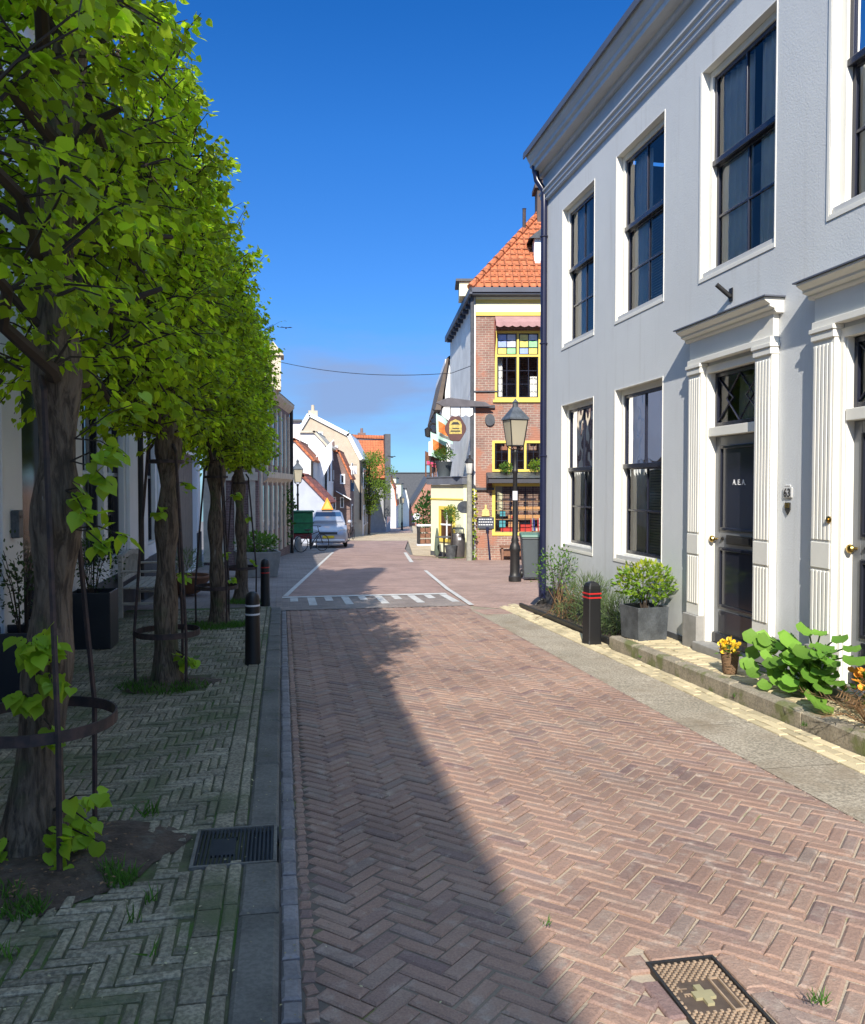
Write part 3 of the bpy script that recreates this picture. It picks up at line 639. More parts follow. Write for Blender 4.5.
def door_case(P, o, base, stepz):
    a, b = o; pw = .26; top = 2.80
    mb = MB()
    for x0 in (a-pw, b):
        x1 = x0+pw
        mb.box(x0, x1, -.07, .0-.003, base+.28, top-.02)                  # shaft, then flutes as raised fillets
        for k in range(5):
            xx = x0+.022+k*(pw-.044-.033)/4
            mb.box(xx, xx+.033, -.080, -.07, base+1.12, top-.10); mb.box(xx, xx+.033, -.080, -.07, base+.40, base+.88)
        mb.box(x0+.016, x1-.016, -.080, -.07, base+.90, base+1.10)
        mb.box(x0-.008, x1+.008, -.088, -.003, top-.06, top+.0); mb.box(x0-.018, x1+.018, -.10, -.003, top+.0, top+.035)
    mb.box(a-pw, b+pw, -.085, -.003, top+.036, top+.09)                    # architrave
    mb.box(a-pw, b+pw, -.06, -.003, top+.09, top+.30)                      # frieze
    cprof(mb, a-pw-.06, b+pw+.06, [(.07,top+.28),(.085,top+.30),(.085,top+.315),(.13,top+.33),(.13,top+.35),(.155,top+.365),(.185,top+.385),(.185,top+.405)])
    # deep cream jambs and head lining
    mb.box(a, a+.04, -.02, .05, base, top); mb.box(b-.04, b, -.02, .05, base, top); mb.box(a+.04, b-.04, -.02, .05, top-.07, top)
    mb.box(a+.04, a+.055, .0, .20, base, top-.07); mb.box(b-.055, b-.04, .0, .20, base, top-.07)
    mb.box(a+.055, b-.055, -.01, .19, 2.10, 2.19)                            # transom bar
    dc = obj('door_surround', mb, M['cream'], P, bev=.004)
    mb = MB(); mb.box(a-pw-.09, b+pw+.09, -.20, -.003, top+.406, top+.418); obj('lead_cap', mb, M['corniced'], dc)
    for x0 in (a-pw, b):
        mb = MB(); mb.box(x0-.015, x0+pw+.015, -.105, -.003, base-.35, base+.28); obj('plinth_block', mb, M['stone'], dc, bev=.006)
    mb = MB(); mb.box(a+.0, b-.0, -.14, .15, base-.30, base+.03); obj('step', mb, M['stone'], P, bev=.01)
    # the door leaf
    A, B_ = a+.058, b-.058; z0, z1 = base+.035, 2.095; y = .065
    mb = MB(); frame(mb, A, B_, z0, z1, .09, y, y+.04); mb.box(A+.09, B_-.09, y+.001, y+.039, z0+.95, z0+1.12); mb.box(A+.09, B_-.09, y+.001, y+.039, z0+.09, z0+.36)
    dr = obj('door', mb, M['doorgrey'], P, bev=.004)
    mb = MB()
    for c, d in ((z0+.36, z0+.95), (z0+1.12, z1-.09)):
        frame(mb, A+.09, B_-.09, c, d, .03, y-.012, y+.03)
    mb.box(A+.12, B_-.12, y-.015, y-.001, z0+.12, z0+.33); mb.box(A+.02, B_-.02, y-.03, y-.001, z0-.0, z0+.10)
    obj('moulding', mb, M['doorblack'], dr, bev=.004)
    mb = MB()
    for c, d in ((z0+.39, z0+.92), (z0+1.15, z1-.12)): mb.box(A+.12, B_-.12, y+.004, y+.012, c, d)
    obj('door_panel', mb, M['doorblack'], dr)
    mb = MB(); mb.lathe(0, 0, [(.012,0),(.012,.03),(.03,.04),(.036,.055),(.03,.07),(.012,.078)], 14)
    mb.v = [(A+.045+x, y-z, z0+1.03+yy) for x, yy, z in mb.v]; obj('door_knob', mb, M['brass'], dr, smooth=True)
    mb = MB(); mb.box(A+.25, B_-.16, y-.02, y-.001, z0+.99, z0+1.08); mb.box(A+.27, B_-.18, y-.028, y-.021, z0+1.005, z0+1.065); obj('letter_box', mb, M['iron'], dr, bev=.003)
    mb = MB(); mb.lathe(0, 0, [(.018,0),(.018,.012),(.008,.02)], 12); mb.v = [(A+.16+x, y-z, z0+1.04+yy) for x, yy, z in mb.v]; obj('lock', mb, M['iron'], dr, smooth=True)
    # fanlight with diamond tracery
    mb = MB(); frame(mb, A, B_, 2.195, top-.075, .04, .055, .09)
    za, zb = 2.235, top-.115; cx = (A+B_)/2; q = (B_-A-.08)/2
    for s_ in (-1, 1):
        for (x0, x1) in ((cx+s_*q, cx-s_*q*.0), (cx, cx+s_*q)):
            pass
        pts = [(cx+s_*q*.98, za+.02), (cx+s_*q*.30, (za+zb)/2), (cx+s_*q*.98, zb-.02)]
        mb.tube([(p[0], .07, p[1]) for p in pts], .009, 6)
        pts = [(cx, za), (cx+s_*q*.30, (za+zb)/2), (cx, zb)]
        pts = [(cx, za), (cx+s_*q*.62, (za+zb)/2), (cx, zb)]; mb.tube([(p[0], .073, p[1]) for p in pts], .009, 6)
    fl = obj('fanlight', mb, M['sash'], P, bev=.002)
    mb = MB(); mb.quad((A+.03,.08,2.22),(B_-.03,.08,2.22),(B_-.03,.08,top-.1),(A+.03,.08,top-.1)); obj('pane', mb, M['glass'], fl)
    mb = MB(); curtain(mb, A+.02, A+.30, 2.2, top-.1, .30, .015, .07); obj('curtain', mb, M['curtain'], fl)
    return dr
dr1 = door_case(TH, D1o, .02, 0); dr2 = door_case(TH, D2o, .07, 0)
def text(name, s, size, parent, loc, m, rot=(R(90),0,0), ext=.002, align='CENTER'):
    cu = bpy.data.curves.new(name, 'FONT'); cu.body = s; cu.size = size; cu.extrude = ext; cu.align_x = align; cu.materials.append(m)
    tmp = bpy.data.objects.new(name+'_tmp', cu); me = bpy.data.meshes.new_from_object(tmp); bpy.data.objects.remove(tmp)
    me.transform(Matrix.Translation(loc) @ Matrix.Rotation(rot[2], 4, 'Z') @ Matrix.Rotation(rot[0], 4, 'X')); me.name = name
    if not me.materials: me.materials.append(m)
    o = bpy.data.objects.new(name, me); COL.objects.link(o); o.parent = parent; return o
text('lettering', 'A. E. A.', .075, dr1, (5.78, .0635, 1.62), M['white'])
# small things on the wall
mb = MB(); mb.box(6.40+.14, 6.40+.26, -.03, -.003, 1.47, 1.60); mb2 = mb
t = thing('house_number', 'small grey cast number sign on the blue-grey wall beside the first cream door case', 'house number', (4.2, 13.0-6.66, 1.555), R(-90))
mb = MB(); mb.box(-.062,.062,-.014,-.002,-.045,.045); mb.box(-.04,.04,-.013,-.002,.045,.065); obj('number_plate', mb, M['cornice'], t, bev=.006)
text('digits', '63', .10, t, (0,-.016,-.036), M['iron'])
t = thing('wall_shield', 'little black and gold shield fixed under the house number', 'plaque', (4.2, 13.0-6.66, 1.42), R(-90))
mb = MB(); mb.prism([(-.035,.05),(.035,.05),(.035,-.01),(0,-.055),(-.035,-.01)], lambda p,k:(p[0],k,p[1]), -.014, -.002); obj('shield', mb, M['iron'], t, bev=.003)
mb = MB(); mb.box(-.03,.03,-.018,-.0145,.005,.045); obj('gold_field', mb, M['brass'], t)
t = thing('door_bell', 'round brass bell push on the cream pilaster of the right door', 'bell', (4.12, 13.0-7.30, 1.35), R(-90))
mb = MB(); mb.lathe(0,0,[(.028,0),(.028,.008),(.014,.012),(.014,.02)],14); mb.v=[(x,-z,yy) for x,yy,z in mb.v]; obj('bell_push', mb, M['brass'], t, smooth=True)
t = thing('flagpole_holder', 'short dark flagpole socket angled out of the blue-grey wall above the doors', 'flag holder', (4.2, 13-5.72, 3.42), R(-90))
mb = MB(); mb.box(-.03,.03,-.012,-.002,-.06,.06); obj('wall_plate', mb, M['iron'], t)
mb = MB(); mb.tube([(0,-.012,-.02),(-.01,-.15,.09)], .022, 10); obj('socket', mb, M['iron'], t, smooth=True)
# downpipe on the corner
t = thing('downpipe', 'dark navy rain pipe running down the corner of the blue-grey house', 'drainpipe', (4.15, 12.86, -.3))
mb = MB(); mb.tube([(-.13,.09,7.2),(-.13,.09,7.02),(-.10,.06,6.80),(0,0,6.62),(0,0,6.3),(0,0,.55)], .052, 12); mb.tube([(0,0,.6),(0,0,.0)], .062, 12); obj('pipe', mb, M['pipe'], t, smooth=True)
for z in (.8,2.4,4.2,5.9):
    mb = MB(); mb.ring((0,0,z), .057, .014, 14, 6); mb.box(.05,.09,-.012,.012,z-.012,z+.012); obj('pipe_bracket', mb, M['pipe'], t)
mb = MB(); mb.prism([(-.20,-.02),(.04,-.02),(.04,.09),(-.03,.12),(-.1,.08)], lambda p,k:(p[0],k,p[1]), -.10, .12); mb.v=[(x,y_,z) for x,y_,z in mb.v]; obj('pipe_shoe', mb, M['iron'], t, bev=.02)

# ------------------------------------------------------------------ white house on the left (its gable shades the road)
LX = -2.35
LH = thing('white_house', 'long white plastered house behind the lime trees, with dark window frames and a wide gate', 'house', (LX, 0, 0), R(90))
# local x = world y, local -y = world +x
lholes = [(6.2,7.35,.55,2.75),(8.2,9.1,.0,2.6),(10.5,11.75,.55,2.8),(12.0,13.2,.55,2.8),(15.2,16.4,.55,2.8),(19.4,24.0,-.6,2.45),
          (6.2,7.35,3.6,5.4),(10.5,11.75,3.6,5.4),(13.2,14.4,3.6,5.4),(16.5,17.7,3.6,5.4),(20.5,21.7,3.6,5.4),(2.0,3.2,.55,2.8),(2.0,3.2,3.6,5.4)]
mb = MB(); wall_mesh(mb, -16, 25.2, -1.0, 6.25, lholes, 0, .18)
mb.quad((25.2,0,-1),(25.2,8,-1),(25.2,8,6.25),(25.2,0,6.25)); mb.quad((-16,0,-1),(-16,0,6.25),(-16,8,6.25),(-16,8,-1)); mb.quad((-16,8,-1),(-16,8,6.25),(25.2,8,6.25),(25.2,8,-1))
mb.quad((-16,2.5,-1),(25.2,2.5,-1),(25.2,2.5,6.2),(-16,2.5,6.2))
# Dutch gable rising over the eaves
gp = [(-2.5,6.26),(-.2,6.3),(1.9,7.25),(3.4,8.2),(4.6,9.4),(5.3,10.5),(5.9,10.95),(6.6,10.6),(7.2,9.5),(8.3,8.2),(9.8,7.0),(11.3,6.26)]
mb.prism(gp, lambda p, k: (p[0], k, p[1]), -.002, .35)
lw = obj('wall', mb, M['white'], LH)
mb = MB(); mb.box(-16,-2.0,-.25,.3,6.31,6.66); mb.box(-16,25.3,-.25,-.003,6.18,6.30); mb.box(-16,25.3,-.16,-.003,6.05,6.18)  # first box is an unseen parapet step, added to widen the road shadow
obj('cornice', mb, M['cream'], LH)
mb = MB(); mb.add([(-16,-.2,6.31),(25.3,-.2,6.31),(25.3,4,8.6),(-16,4,8.6),(-16,8.2,6.3),(25.3,8.2,6.3)], [(0,1,2,3),(3,2,5,4),(1,5,2),(0,3,4)])
obj('roof', mb, M['slate'], LH)
mb = MB(); mb.box(-16,19.35,-.03,-.003,-.8,.35); mb.box(24.05,25.2,-.03,-.003,-1.0,.3); obj('plinth', mb, M['stonedark'], LH)
M['warmcurtain'] = mat('warm_curtain', (.42, .27, .17), .9, var=.3, scale=6)
for (a,b,c,d) in lholes:
    if d < 0 or b-a > 2: continue
    if (a,b) == (8.2,9.1):
        mb = MB(); frame(mb, a, b, c, d, .07, .06, .12); mb.box(a+.07, b-.07, .07, .11, c+.07, d-.07); obj('door', mb, M['doorblack'], LH, bev=.006); continue
    sash_window(LH, a+.003, b-.003, c+.003, d-.003, fm=M['sash'], inner='net' if a in (10.5,12.0) else 'curtain')
for a, b in ((7.45,7.95),(9.3,10.3),(13.35,14.1),(14.4,15.1),(16.6,17.2),(18.8,19.3),(24.08,24.5)):
    mb = MB(); mb.box(a, b, -.06, -.003, .36, 6.04); obj('pilaster', mb, M['white'], lw, bev=.01)
mb = MB(); mb.box(19.4,24.0,.12,.17,-.6,2.44)
for k in range(13): mb.box(19.42+k*.355,19.42+k*.355+.33,.10,.12,-.55,2.40)
obj('gate', mb, mat('gate_board', (.20,.17,.14), .7, var=.2, scale=4), LH)
t = thing('downpipe', 'black rain pipe on the white house wall to the right of the bench', 'drainpipe', (LX+.08, 14.25, -.25))
mb = MB(); mb.tube([(0,0,0),(0,0,6.3)], .045, 10); obj('pipe', mb, M['iron'], t, smooth=True)
for z in (.6,2.4,4.4):
    mb = MB(); mb.ring((0,0,z), .05, .012, 12, 6); obj('pipe_bracket', mb, M['iron'], t)
t = thing('post_box', 'small grey letter box on the white wall just left of the first tree trunk', 'letter box', (LX+.002, 7.70, 1.28), R(90))
mb = MB(); mb.box(-.06,.06,-.13,-.062,-.12,.12); obj('box_body', mb, M['zinc'], t, bev=.008)
mb = MB(); mb.box(-.045,.045,-.136,-.131,.05,.075); obj('slot', mb, M['iron'], t)

# ------------------------------------------------------------------ lime trees with iron guards
def lime_tree(i, x, y, r0, lean, cx0, cx1, cy0, cy1, cz0, cz1, ntw, label, seed):
    rg = random.Random(seed); ng = np.random.default_rng(seed); base = gz(y)+.05
    T_ = thing('lime_tree', label, 'tree', (x, y, base), 0, 'lime trees along the kerb')
    H_ = cz1-base-.5; cx = (cx0+cx1)/2-x
    # trunk: lumpy tapered column
    mb = MB(); prof = []; n = 22; K = 46
    vs = []; fs = []
    for k in range(K):
        z = H_*k/(K-1); q = k/(K-1)
        r = r0*(1+.75*math.exp(-z*5.5))*(1-.38*q)+(.022*math.sin(z*9+i)*math.exp(-((z-1.95)**2)*.6))
        if 1.8 < z < 2.3: r += .015*math.sin((z-1.8)/.5*math.pi)
        ox = lean[0]*z+.02*math.sin(z*2.1+seed); oy = lean[1]*z+.02*math.cos(z*1.7+seed)
        for j in range(n):
            a = 2*math.pi*j/n; rr = r*(1+.05*math.sin(3*a+z*1.3)+.035*math.sin(7*a-z*3+seed)+rg.uniform(-.025,.025)+(.14*math.exp(-z*7)*math.sin(5*a+seed)))
            vs.append((ox+rr*math.cos(a), oy+rr*math.sin(a), z-.06))
    for k in range(K-1):
        for j in range(n): fs.append((k*n+j, k*n+(j+1) % n, (k+1)*n+(j+1) % n, (k+1)*n+j))
    mb.add(vs, fs); obj('trunk', mb, M['bark'], T_, smooth=True)
    top = lambda z: Vector((lean[0]*z, lean[1]*z, z))
    # limbs trained along the row, and twigs
    mb = MB(); tips = []
    z = cz0-base-.05
    while z < H_-.05:
        for s_ in (-1, 1):
            L_ = (cy1-y if s_ > 0 else y-cy0)*rg.uniform(.8,.95)
            p0 = top(z); pts = [p0]
            for q in range(1, 6): pts.append(p0+Vector((cx*q/5+rg.uniform(-.06,.06), s_*L_*q/5, rg.uniform(-.05,.08)*q+.03*q)))
            mb.tube(pts, [.036-.005*q for q in range(6)], 7)
            tips += [(pts[q], pts[q+1]) for q in range(5)]
        for s_ in (-1, 1):
            L_ = rg.uniform(.45,.75)*(abs(cx1-x) if s_ > 0 else abs(x-cx0))
            p1 = top(z+.15)+Vector((s_*L_, rg.uniform(-.4,.4), rg.uniform(.05,.35))); p0 = top(z+.15)
            mb.tube([p0, (p0+p1)/2+Vector((0,0,.05)), p1], [.026,.019,.011], 6); tips.append((p0, p1))
        z += rg.uniform(.38,.5)
    P_ = []; Tp = []; Nn = []; S_ = []
    W2 = (cx1-cx0)/2
    for k in range(ntw):
        # point inside the clipped box, denser near its skin
        u = rg.uniform(-1, 1); v = rg.uniform(0, 1); w_ = rg.uniform(0, 1)
        if rg.random() < .62: u = math.copysign(abs(u)**.35, u)
        yy = cy0+(cy1-cy0)*v; zz = cz0+(cz1-cz0)*w_
        if i == 0 and zz < 3.5 and u < .75 and yy < y+.3 and rg.random() < .75: continue
        bul = 1+.14*math.sin(yy*3.1+zz*2.3)+.10*math.sin(yy*7.3-zz*5.1+seed)
        edge = 1-.28*max(0, (w_-.82)/.18)**2-.25*max(0, (.15-w_)/.15)**2
        xx = (cx0+cx1)/2+W2*u*bul*edge+rg.gauss(0,.03)
        zz += .10*math.sin(yy*4.7+seed)+rg.gauss(0,.05)
        tip = Vector((xx-x, yy-y, zz-base))
        # twig from the nearest limb section
        a = min((pp[0] for pp in rg.sample(tips, min(14, len(tips)))), key=lambda p: (p-tip).length)
        out = (tip-a); ln = min(out.length, rg.uniform(.22,.45)); st = tip-out.normalized()*ln if out.length > .01 else a
        if rg.random() < .5 and out.length < .9: st = a
        midp = (st+tip)/2+Vector((rg.uniform(-.04,.04), rg.uniform(-.04,.04), rg.uniform(0,.06)))
        if k % 3: mb.tube([st, midp, tip], [.0075,.0055,.002], 4, cap=False)
        nl = rg.randint(10, 19)
        for q in range(nl):
            f = rg.uniform(.15, 1.05); p = st.lerp(midp, f*2) if f < .5 else midp.lerp(tip, f*2-1)
            d = Vector((rg.gauss(0,.5), rg.gauss(0,.5), -.55+rg.gauss(0,.4)))+(out.normalized()*.5 if out.length > .01 else Vector())
            d.x += .25*(1 if u > 0 else -1)
            p = p+d.normalized()*rg.uniform(.01,.05)
            nn = Vector((rg.gauss(0,.55)+(.35 if u > 0 else -.35), rg.gauss(0,.55), .75))
            P_.append(p); Tp.append(d); Nn.append(nn); S_.append(rg.uniform(.026,.060))
    obj('branches', mb, M['twig'], T_, smooth=True)
    leaves('crown', np.array([tuple(p) for p in P_]), np.array([tuple(p) for p in Tp]), np.array([tuple(p) for p in Nn]), S_, 'heart', M['limeleaf'], T_, world=False)
    return T_
def sprout(T_, spots, seed, size=(.05,.09)):
    """leafy shoots breaking from the bark; spots = (angle, z, out, n)"""
    rg = random.Random(seed)
    for a, z, out, n in spots:
        P_ = []; Tp = []; Nn = []; S_ = []; mb = MB()
        d0 = Vector((math.cos(a), math.sin(a), .1)); p0 = d0*.10+Vector((0,0,z)); p0.x += .055*z if T_ is T1 else 0
        for s_ in range(max(1, n//5)):
            e = p0+Vector((d0.x*out*rg.uniform(.5,1)+rg.gauss(0,.04), d0.y*out*rg.uniform(.5,1)+rg.gauss(0,.06), rg.uniform(-.12,.18)))
            mb.tube([p0, (p0+e)/2+Vector((0,0,.03)), e], [.005,.004,.002], 4, cap=False)
            for q in range(8):
                p = p0.lerp(e, rg.uniform(.4,1.05)); d = Vector((rg.gauss(d0.x*.6,.4), rg.gauss(d0.y*.6,.4), rg.gauss(-.35,.4)))
                P_.append(tuple(p+Vector((rg.gauss(0,.015), rg.gauss(0,.015), rg.gauss(0,.015))))); Tp.append(tuple(d)); Nn.append((rg.gauss(0,.4), rg.gauss(-.3,.4), .8)); S_.append(rg.uniform(*size))
        sh = obj('shoot', mb, M['twig'], T_); leaves('leaves', P_, Tp, Nn, S_, 'heart', M['sprout'], sh, world=False)
def tree_guard(x, y, rr, zr, ztop, label, rot=0):
    b = gz(y)+.05
    T_ = thing('tree_guard', label, 'tree guard', (x, y, b), 0, 'iron guards around the lime trees')
    mb = MB(); mb.ring((0,0,zr), rr, .006, 36, 4, hz=.035); obj('ring', mb, M['rust'], T_)
    if rr < .3:
        mb = MB(); mb.ring((0,0,ztop*.93), rr*.55, .006, 28, 4, hz=.022); obj('ring', mb, M['rust'], T_)
    for k in range(3):
        a = rot+k*2*math.pi/3; ca, sa = math.cos(a), math.sin(a)
        mb = MB(); pts = [(ca*(rr+.0), sa*(rr+.0), -.05), (ca*(rr+.008), sa*(rr+.008), zr), (ca*(rr*.80), sa*(rr*.80), ztop*.6), (ca*(rr*.60), sa*(rr*.60), ztop*.90), (ca*rr*.56, sa*rr*.56, ztop*.97), (ca*rr*.40, sa*rr*.40, ztop)]
        mb.tube(pts, .0135, 6); obj('bar', mb, M['rust'], T_)
T1 = lime_tree(0, *TREES[0], .103, (.055,.0), -1.72, -.52, 2.45, 5.8, 2.12, 4.75, 1250, 'nearest lime tree, thick brown trunk with leafy shoots at the left edge of the pavement', 11)
T2 = lime_tree(1, *TREES[1], .10, (.0,.0), -1.60, -.46, 5.7, 9.45, 2.10, 4.62, 1600, 'second lime tree from the camera, grey-green trunk behind the white-banded bollard', 22)
T3 = lime_tree(2, *TREES[2], .10, (.005,0), -1.45, -.28, 9.35, 12.9, 2.0, 4.55, 1500, 'third lime tree from the camera, with a grass tuft around its foot', 33)
T4 = lime_tree(3, *TREES[3], .095, (0,0), -1.25, -.13, 12.8, 15.9, 1.95, 4.35, 1300, 'farthest lime tree of the row, beside the red-banded bollard on the left', 44)
sprout(T1, [(-1.45,.86,.12,20),(-1.1,.80,.13,20),(-1.5,.68,.12,14),(-1.2,.62,.10,8),(-.9,.12,.34,22),(-.6,.20,.36,18),(-2.2,.08,.30,18),(-.4,1.45,.24,14),(-.7,1.62,.22,12),(-.3,1.85,.3,14),(-2.6,.05,.25,12),(-.5,1.75,.34,10)], 5, (.045,.085))
sprout(T2, [(-.7,.30,.22,12),(-.5,1.75,.2,9),(-1.3,1.5,.1,5),(-.6,.95,.14,5),(-.5,.1,.2,8)], 6, (.045,.085))
sprout(T3, [(-.4,.55,.2,8),(-.5,.9,.16,6),(-.3,1.6,.14,6)], 7)
sprout(T4, [(-.4,.7,.2,8),(-.3,1.4,.16,8)], 8)
tree_guard(TREES[0][0]+.02, TREES[0][1]+.0, .33, .60, 2.12, 'rusty iron tree guard with a flat hoop around the nearest lime trunk', R(-62))
tree_guard(TREES[1][0], TREES[1][1], .27, .46, 2.1, 'rusty iron tree guard around the second lime trunk, right of the wooden bench', R(-50))
tree_guard(TREES[2][0], TREES[2][1], .27, .50, 2.1, 'rusty iron tree guard around the third lime trunk with grass below', R(-60))
tree_guard(TREES[3][0], TREES[3][1], .27, .55, 2.1, 'rusty iron tree guard around the last lime trunk before the side street', R(-20))

# grass and weeds
def tufts(name, label, spots, m, seed, ln=(.05,.13), kind='blade', n=120, parent=None):
    rg = random.Random(seed); P_ = []; T_ = []; Nn = []; S_ = []
    for x, y, r, k in spots:
        for _ in range(int(n*k)):
            a = rg.uniform(0, 6.28); q = r*math.sqrt(rg.random()); px, py = x+q*math.cos(a), y+q*math.sin(a)
            P_.append((px, py, gz(py)+.055)); T_.append((rg.gauss(0,.5), rg.gauss(0,.5), 1)); Nn.append((rg.gauss(0,1), rg.gauss(0,1), .1)); S_.append(rg.uniform(*ln))
    o = leaves(name, P_, T_, Nn, S_, kind, m); tag(o, label, None, None, 'stuff'); return o
tufts('grass', 'short green grass and weeds around the tree feet and in the pavement joints',
      [(-.99,7.32,.26,4),(-1.2,7.45,.2,2.5),(-.8,7.35,.18,1.4),(-.85,11.05,.32,8),(-1.1,11.1,.2,3),(-.6,11.1,.2,3),(-.68,13.8,.3,6),(-.4,13.7,.2,2),
       (-.66,3.56,.07,1.0),(-.72,3.66,.05,.5),(-.98,3.36,.08,1.1),(-1.08,3.5,.06,.6),(-.66,4.32,.05,.3),(-.93,3.02,.05,.12),(-1.1,2.95,.09,.2),(-.55,3.2,.03,.1),(-.52,3.35,.03,.1),(-.45,2.95,.02,.05)], M['grass'], 3, (.035,.085))
tufts('weeds', 'small green weeds along the foot of the raised brick stoop', [(3.60,7.9,.03,.5),(3.60,6.1,.03,.4),(3.6,5.2,.03,.5),(4.25,26.0,.2,.5),(5.7,26.6,.25,1.5),(5.2,27.0,.3,1.2),(1.63,2.27,.03,.3),(.95,2.9,.02,.1)], M['grass'], 4, (.02,.05))
# litter
def litter(name, label, m, n, seed, box, size):
    rg = random.Random(seed); P_ = []; T_ = []; Nn = []; S_ = []
    for _ in range(n):
        x = rg.uniform(box[0], box[1]); y = box[2]+(box[3]-box[2])*rg.random()**1.3
        P_.append((x, y, gz(y)+(.095 if name == 'leaf_litter' else .064 if x < -.03 else .02))); T_.append((rg.gauss(0,1), rg.gauss(0,1), rg.uniform(0,.15))); Nn.append((0,0,1)); S_.append(rg.uniform(*size))
    tag(leaves(name, P_, T_, Nn, S_, 'oval', m), label, None, None, 'stuff')
litter('petals', 'tiny pale fallen petals and bud scales scattered on the shaded pavement', M['litter'], 900, 9, (-2.2,.5,1.8,12.5), (.006,.018))
litter('leaf_litter', 'dry brown leaf bits lying on the bare soil at the nearest tree foot', M['straw2'], 260, 19, (-1.6,-.65,3.4,4.4), (.012,.03))
litter('debris', 'small brown fallen scales scattered on pavement and gutter', M['litter2'], 900, 10, (-2.2,.2,1.8,12.5), (.005,.016))

# ------------------------------------------------------------------ street furniture
def bollard(x, y, H_, r, label, band, sq=False, rz=0):
    b = gz(y)+(.05 if x < 0 else .015)
    T_ = thing('bollard', label, 'bollard', (x, y, b), rz, 'black bollards along the kerb')
    n = 4 if sq else 20
    mb = MB(); mb.lathe(0,0,[(r*1.12,-.05),(r*1.12,.0),(r*1.05,.05),(r,H_*.5),(r*.97,H_-.08),(r*.93,H_-.05),(r*.72,H_-.018),(r*.3,H_)], n, sq=True); obj('post', mb, M['rubber'], T_, smooth=not sq, bev=.018 if sq else 0)
    for z in (H_*.80, H_*.68 if not sq else H_*.735):
        mb = MB(); rr = r*1.012; mb.lathe(0,0,[(rr*.985,z-.0),(rr,z+.001),(rr,z+.016),(rr*.985,z+.017)], n, sq=True); obj('reflective_band', mb, band, T_)
    return T_
M['whiteband'] = mat('white_band', (.7,.7,.72), .4, var=.1); M['redband'] = mat('red_band', (.5,.02,.02), .4, var=.1)
bollard(-.29, 8.35, .72, .072, 'black bollard with two white bands beside the kerb', M['whiteband'])
bollard(-.27, 13.6, .72, .072, 'black bollard with faded red bands, in shade at the end of the left kerb', M['redband'])
bollard(3.50, 9.02, .72, .112, 'weathered black bollard with two red bands in front of the flower bed', M['redband'], sq=True, rz=.12)

M['milkglass'], t_, b_ = newmat('lantern_glass')
b_.inputs['Base Color'].default_value = (.62,.56,.42,1); b_.inputs['Roughness'].default_value = .35
tl_ = N(t_, 'ShaderNodeBsdfTranslucent'); tl_.inputs[0].default_value = (.75,.70,.55,1); ms_ = N(t_, 'ShaderNodeMixShader'); ms_.inputs[0].default_value = .5
t_.links.new(b_.outputs[0], ms_.inputs[1]); t_.links.new(tl_.outputs[0], ms_.inputs[2]); t_.links.new(ms_.outputs[0], t_.nodes['Material Output'].inputs[0])
def lamp_post(x, y, H_, label, s=1.0):
    T_ = thing('street_lamp', label, 'street lamp', (x, y, gz(y)+.02), R(8), 'old-fashioned lantern posts')
    k = H_/3.9
    mb = MB(); prof = [(.135,0),(.135,.10),(.115,.12),(.105,.20),(.10,.62),(.115,.66),(.12,.70),(.10,.78),(.075,.84),(.085,.88),(.06,.95),(.05,1.6),(.045,2.3),(.062,2.33),(.062,2.38),(.04,2.42),(.036,2.72),(.055,2.75),(.055,2.79),(.03,2.83)]
    mb.lathe(0,0,[(r*s, z*k) for r, z in prof], 14); obj('post', mb, M['iron'], T_, smooth=True)
    mb = MB(); z0, z1 = 2.90*k, 3.45*k; a0, a1 = .135*s, .20*s
    for sx_ in (-1,1):
        for sy_ in (-1,1): mb.tube([(sx_*a0,sy_*a0,z0),(sx_*a1,sy_*a1,z1)], .014, 5); mb.tube([(0,0,2.80*k),(sx_*a0*.6,sy_*a0*.6,2.84*k),(sx_*a0,sy_*a0,z0)], .011, 5)
    for a, z in ((a0,z0),(a1,z1)):
        for p, q in (((-1,-1),(1,-1)),((1,-1),(1,1)),((1,1),(-1,1)),((-1,1),(-1,-1))): mb.tube([(p[0]*a,p[1]*a,z),(q[0]*a,q[1]*a,z)], .014, 5)
    la = obj('lantern_frame', mb, M['iron'], T_)
    mb = MB()
    for p, q in (((-1,-1),(1,-1)),((1,-1),(1,1)),((1,1),(-1,1)),((-1,1),(-1,-1))): mb.quad((p[0]*a0,p[1]*a0,z0),(q[0]*a0,q[1]*a0,z0),(q[0]*a1,q[1]*a1,z1),(p[0]*a1,p[1]*a1,z1))
    obj('lantern_glass', mb, M['milkglass'], la)
    mb = MB(); mb.lathe(0,0,[(.03*s,z0),(.05*s,z0+.08),(.055*s,z0+.25),(.03*s,z0+.34)],12); obj('lamp_bulb', mb, M['white'], la, smooth=True)
    mb = MB(); q2 = math.sqrt(2); mb.lathe(0,0,[(a1*q2+.04*s,z1),(a1*q2+.035*s,z1+.03),(a1*q2*.55,z1+.20*k),(.075*s,z1+.28*k)],4,sq=True); mb.lathe(0,0,[(.06*s,z1+.28*k),(.06*s,z1+.36*k),(.08*s,z1+.37*k),(.03*s,z1+.42*k),(.01*s,z1+.46*k)],10); obj('lantern_roof', mb, M['zinc'], T_)
    return T_
LP = lamp_post(4.92, 17.18, 3.9, 'old-fashioned black lantern post in front of the brick pub')
mb = MB(); mb.lathe(0,0,[(.056,1.74),(.057,1.745),(.057,1.93),(.056,1.935)],14); st_ = obj('sticker', mb, M['whiteband'], LP)
x_, y_ = G(298,549); lamp_post(x_, y_, 4.05, 'grey lantern post on the left pavement beside the green cargo crate', 1.0)
x_, y_ = G(402,530.5); lamp_post(x_, y_, 3.9, 'distant lantern post standing by the far end of the street', 1.1)
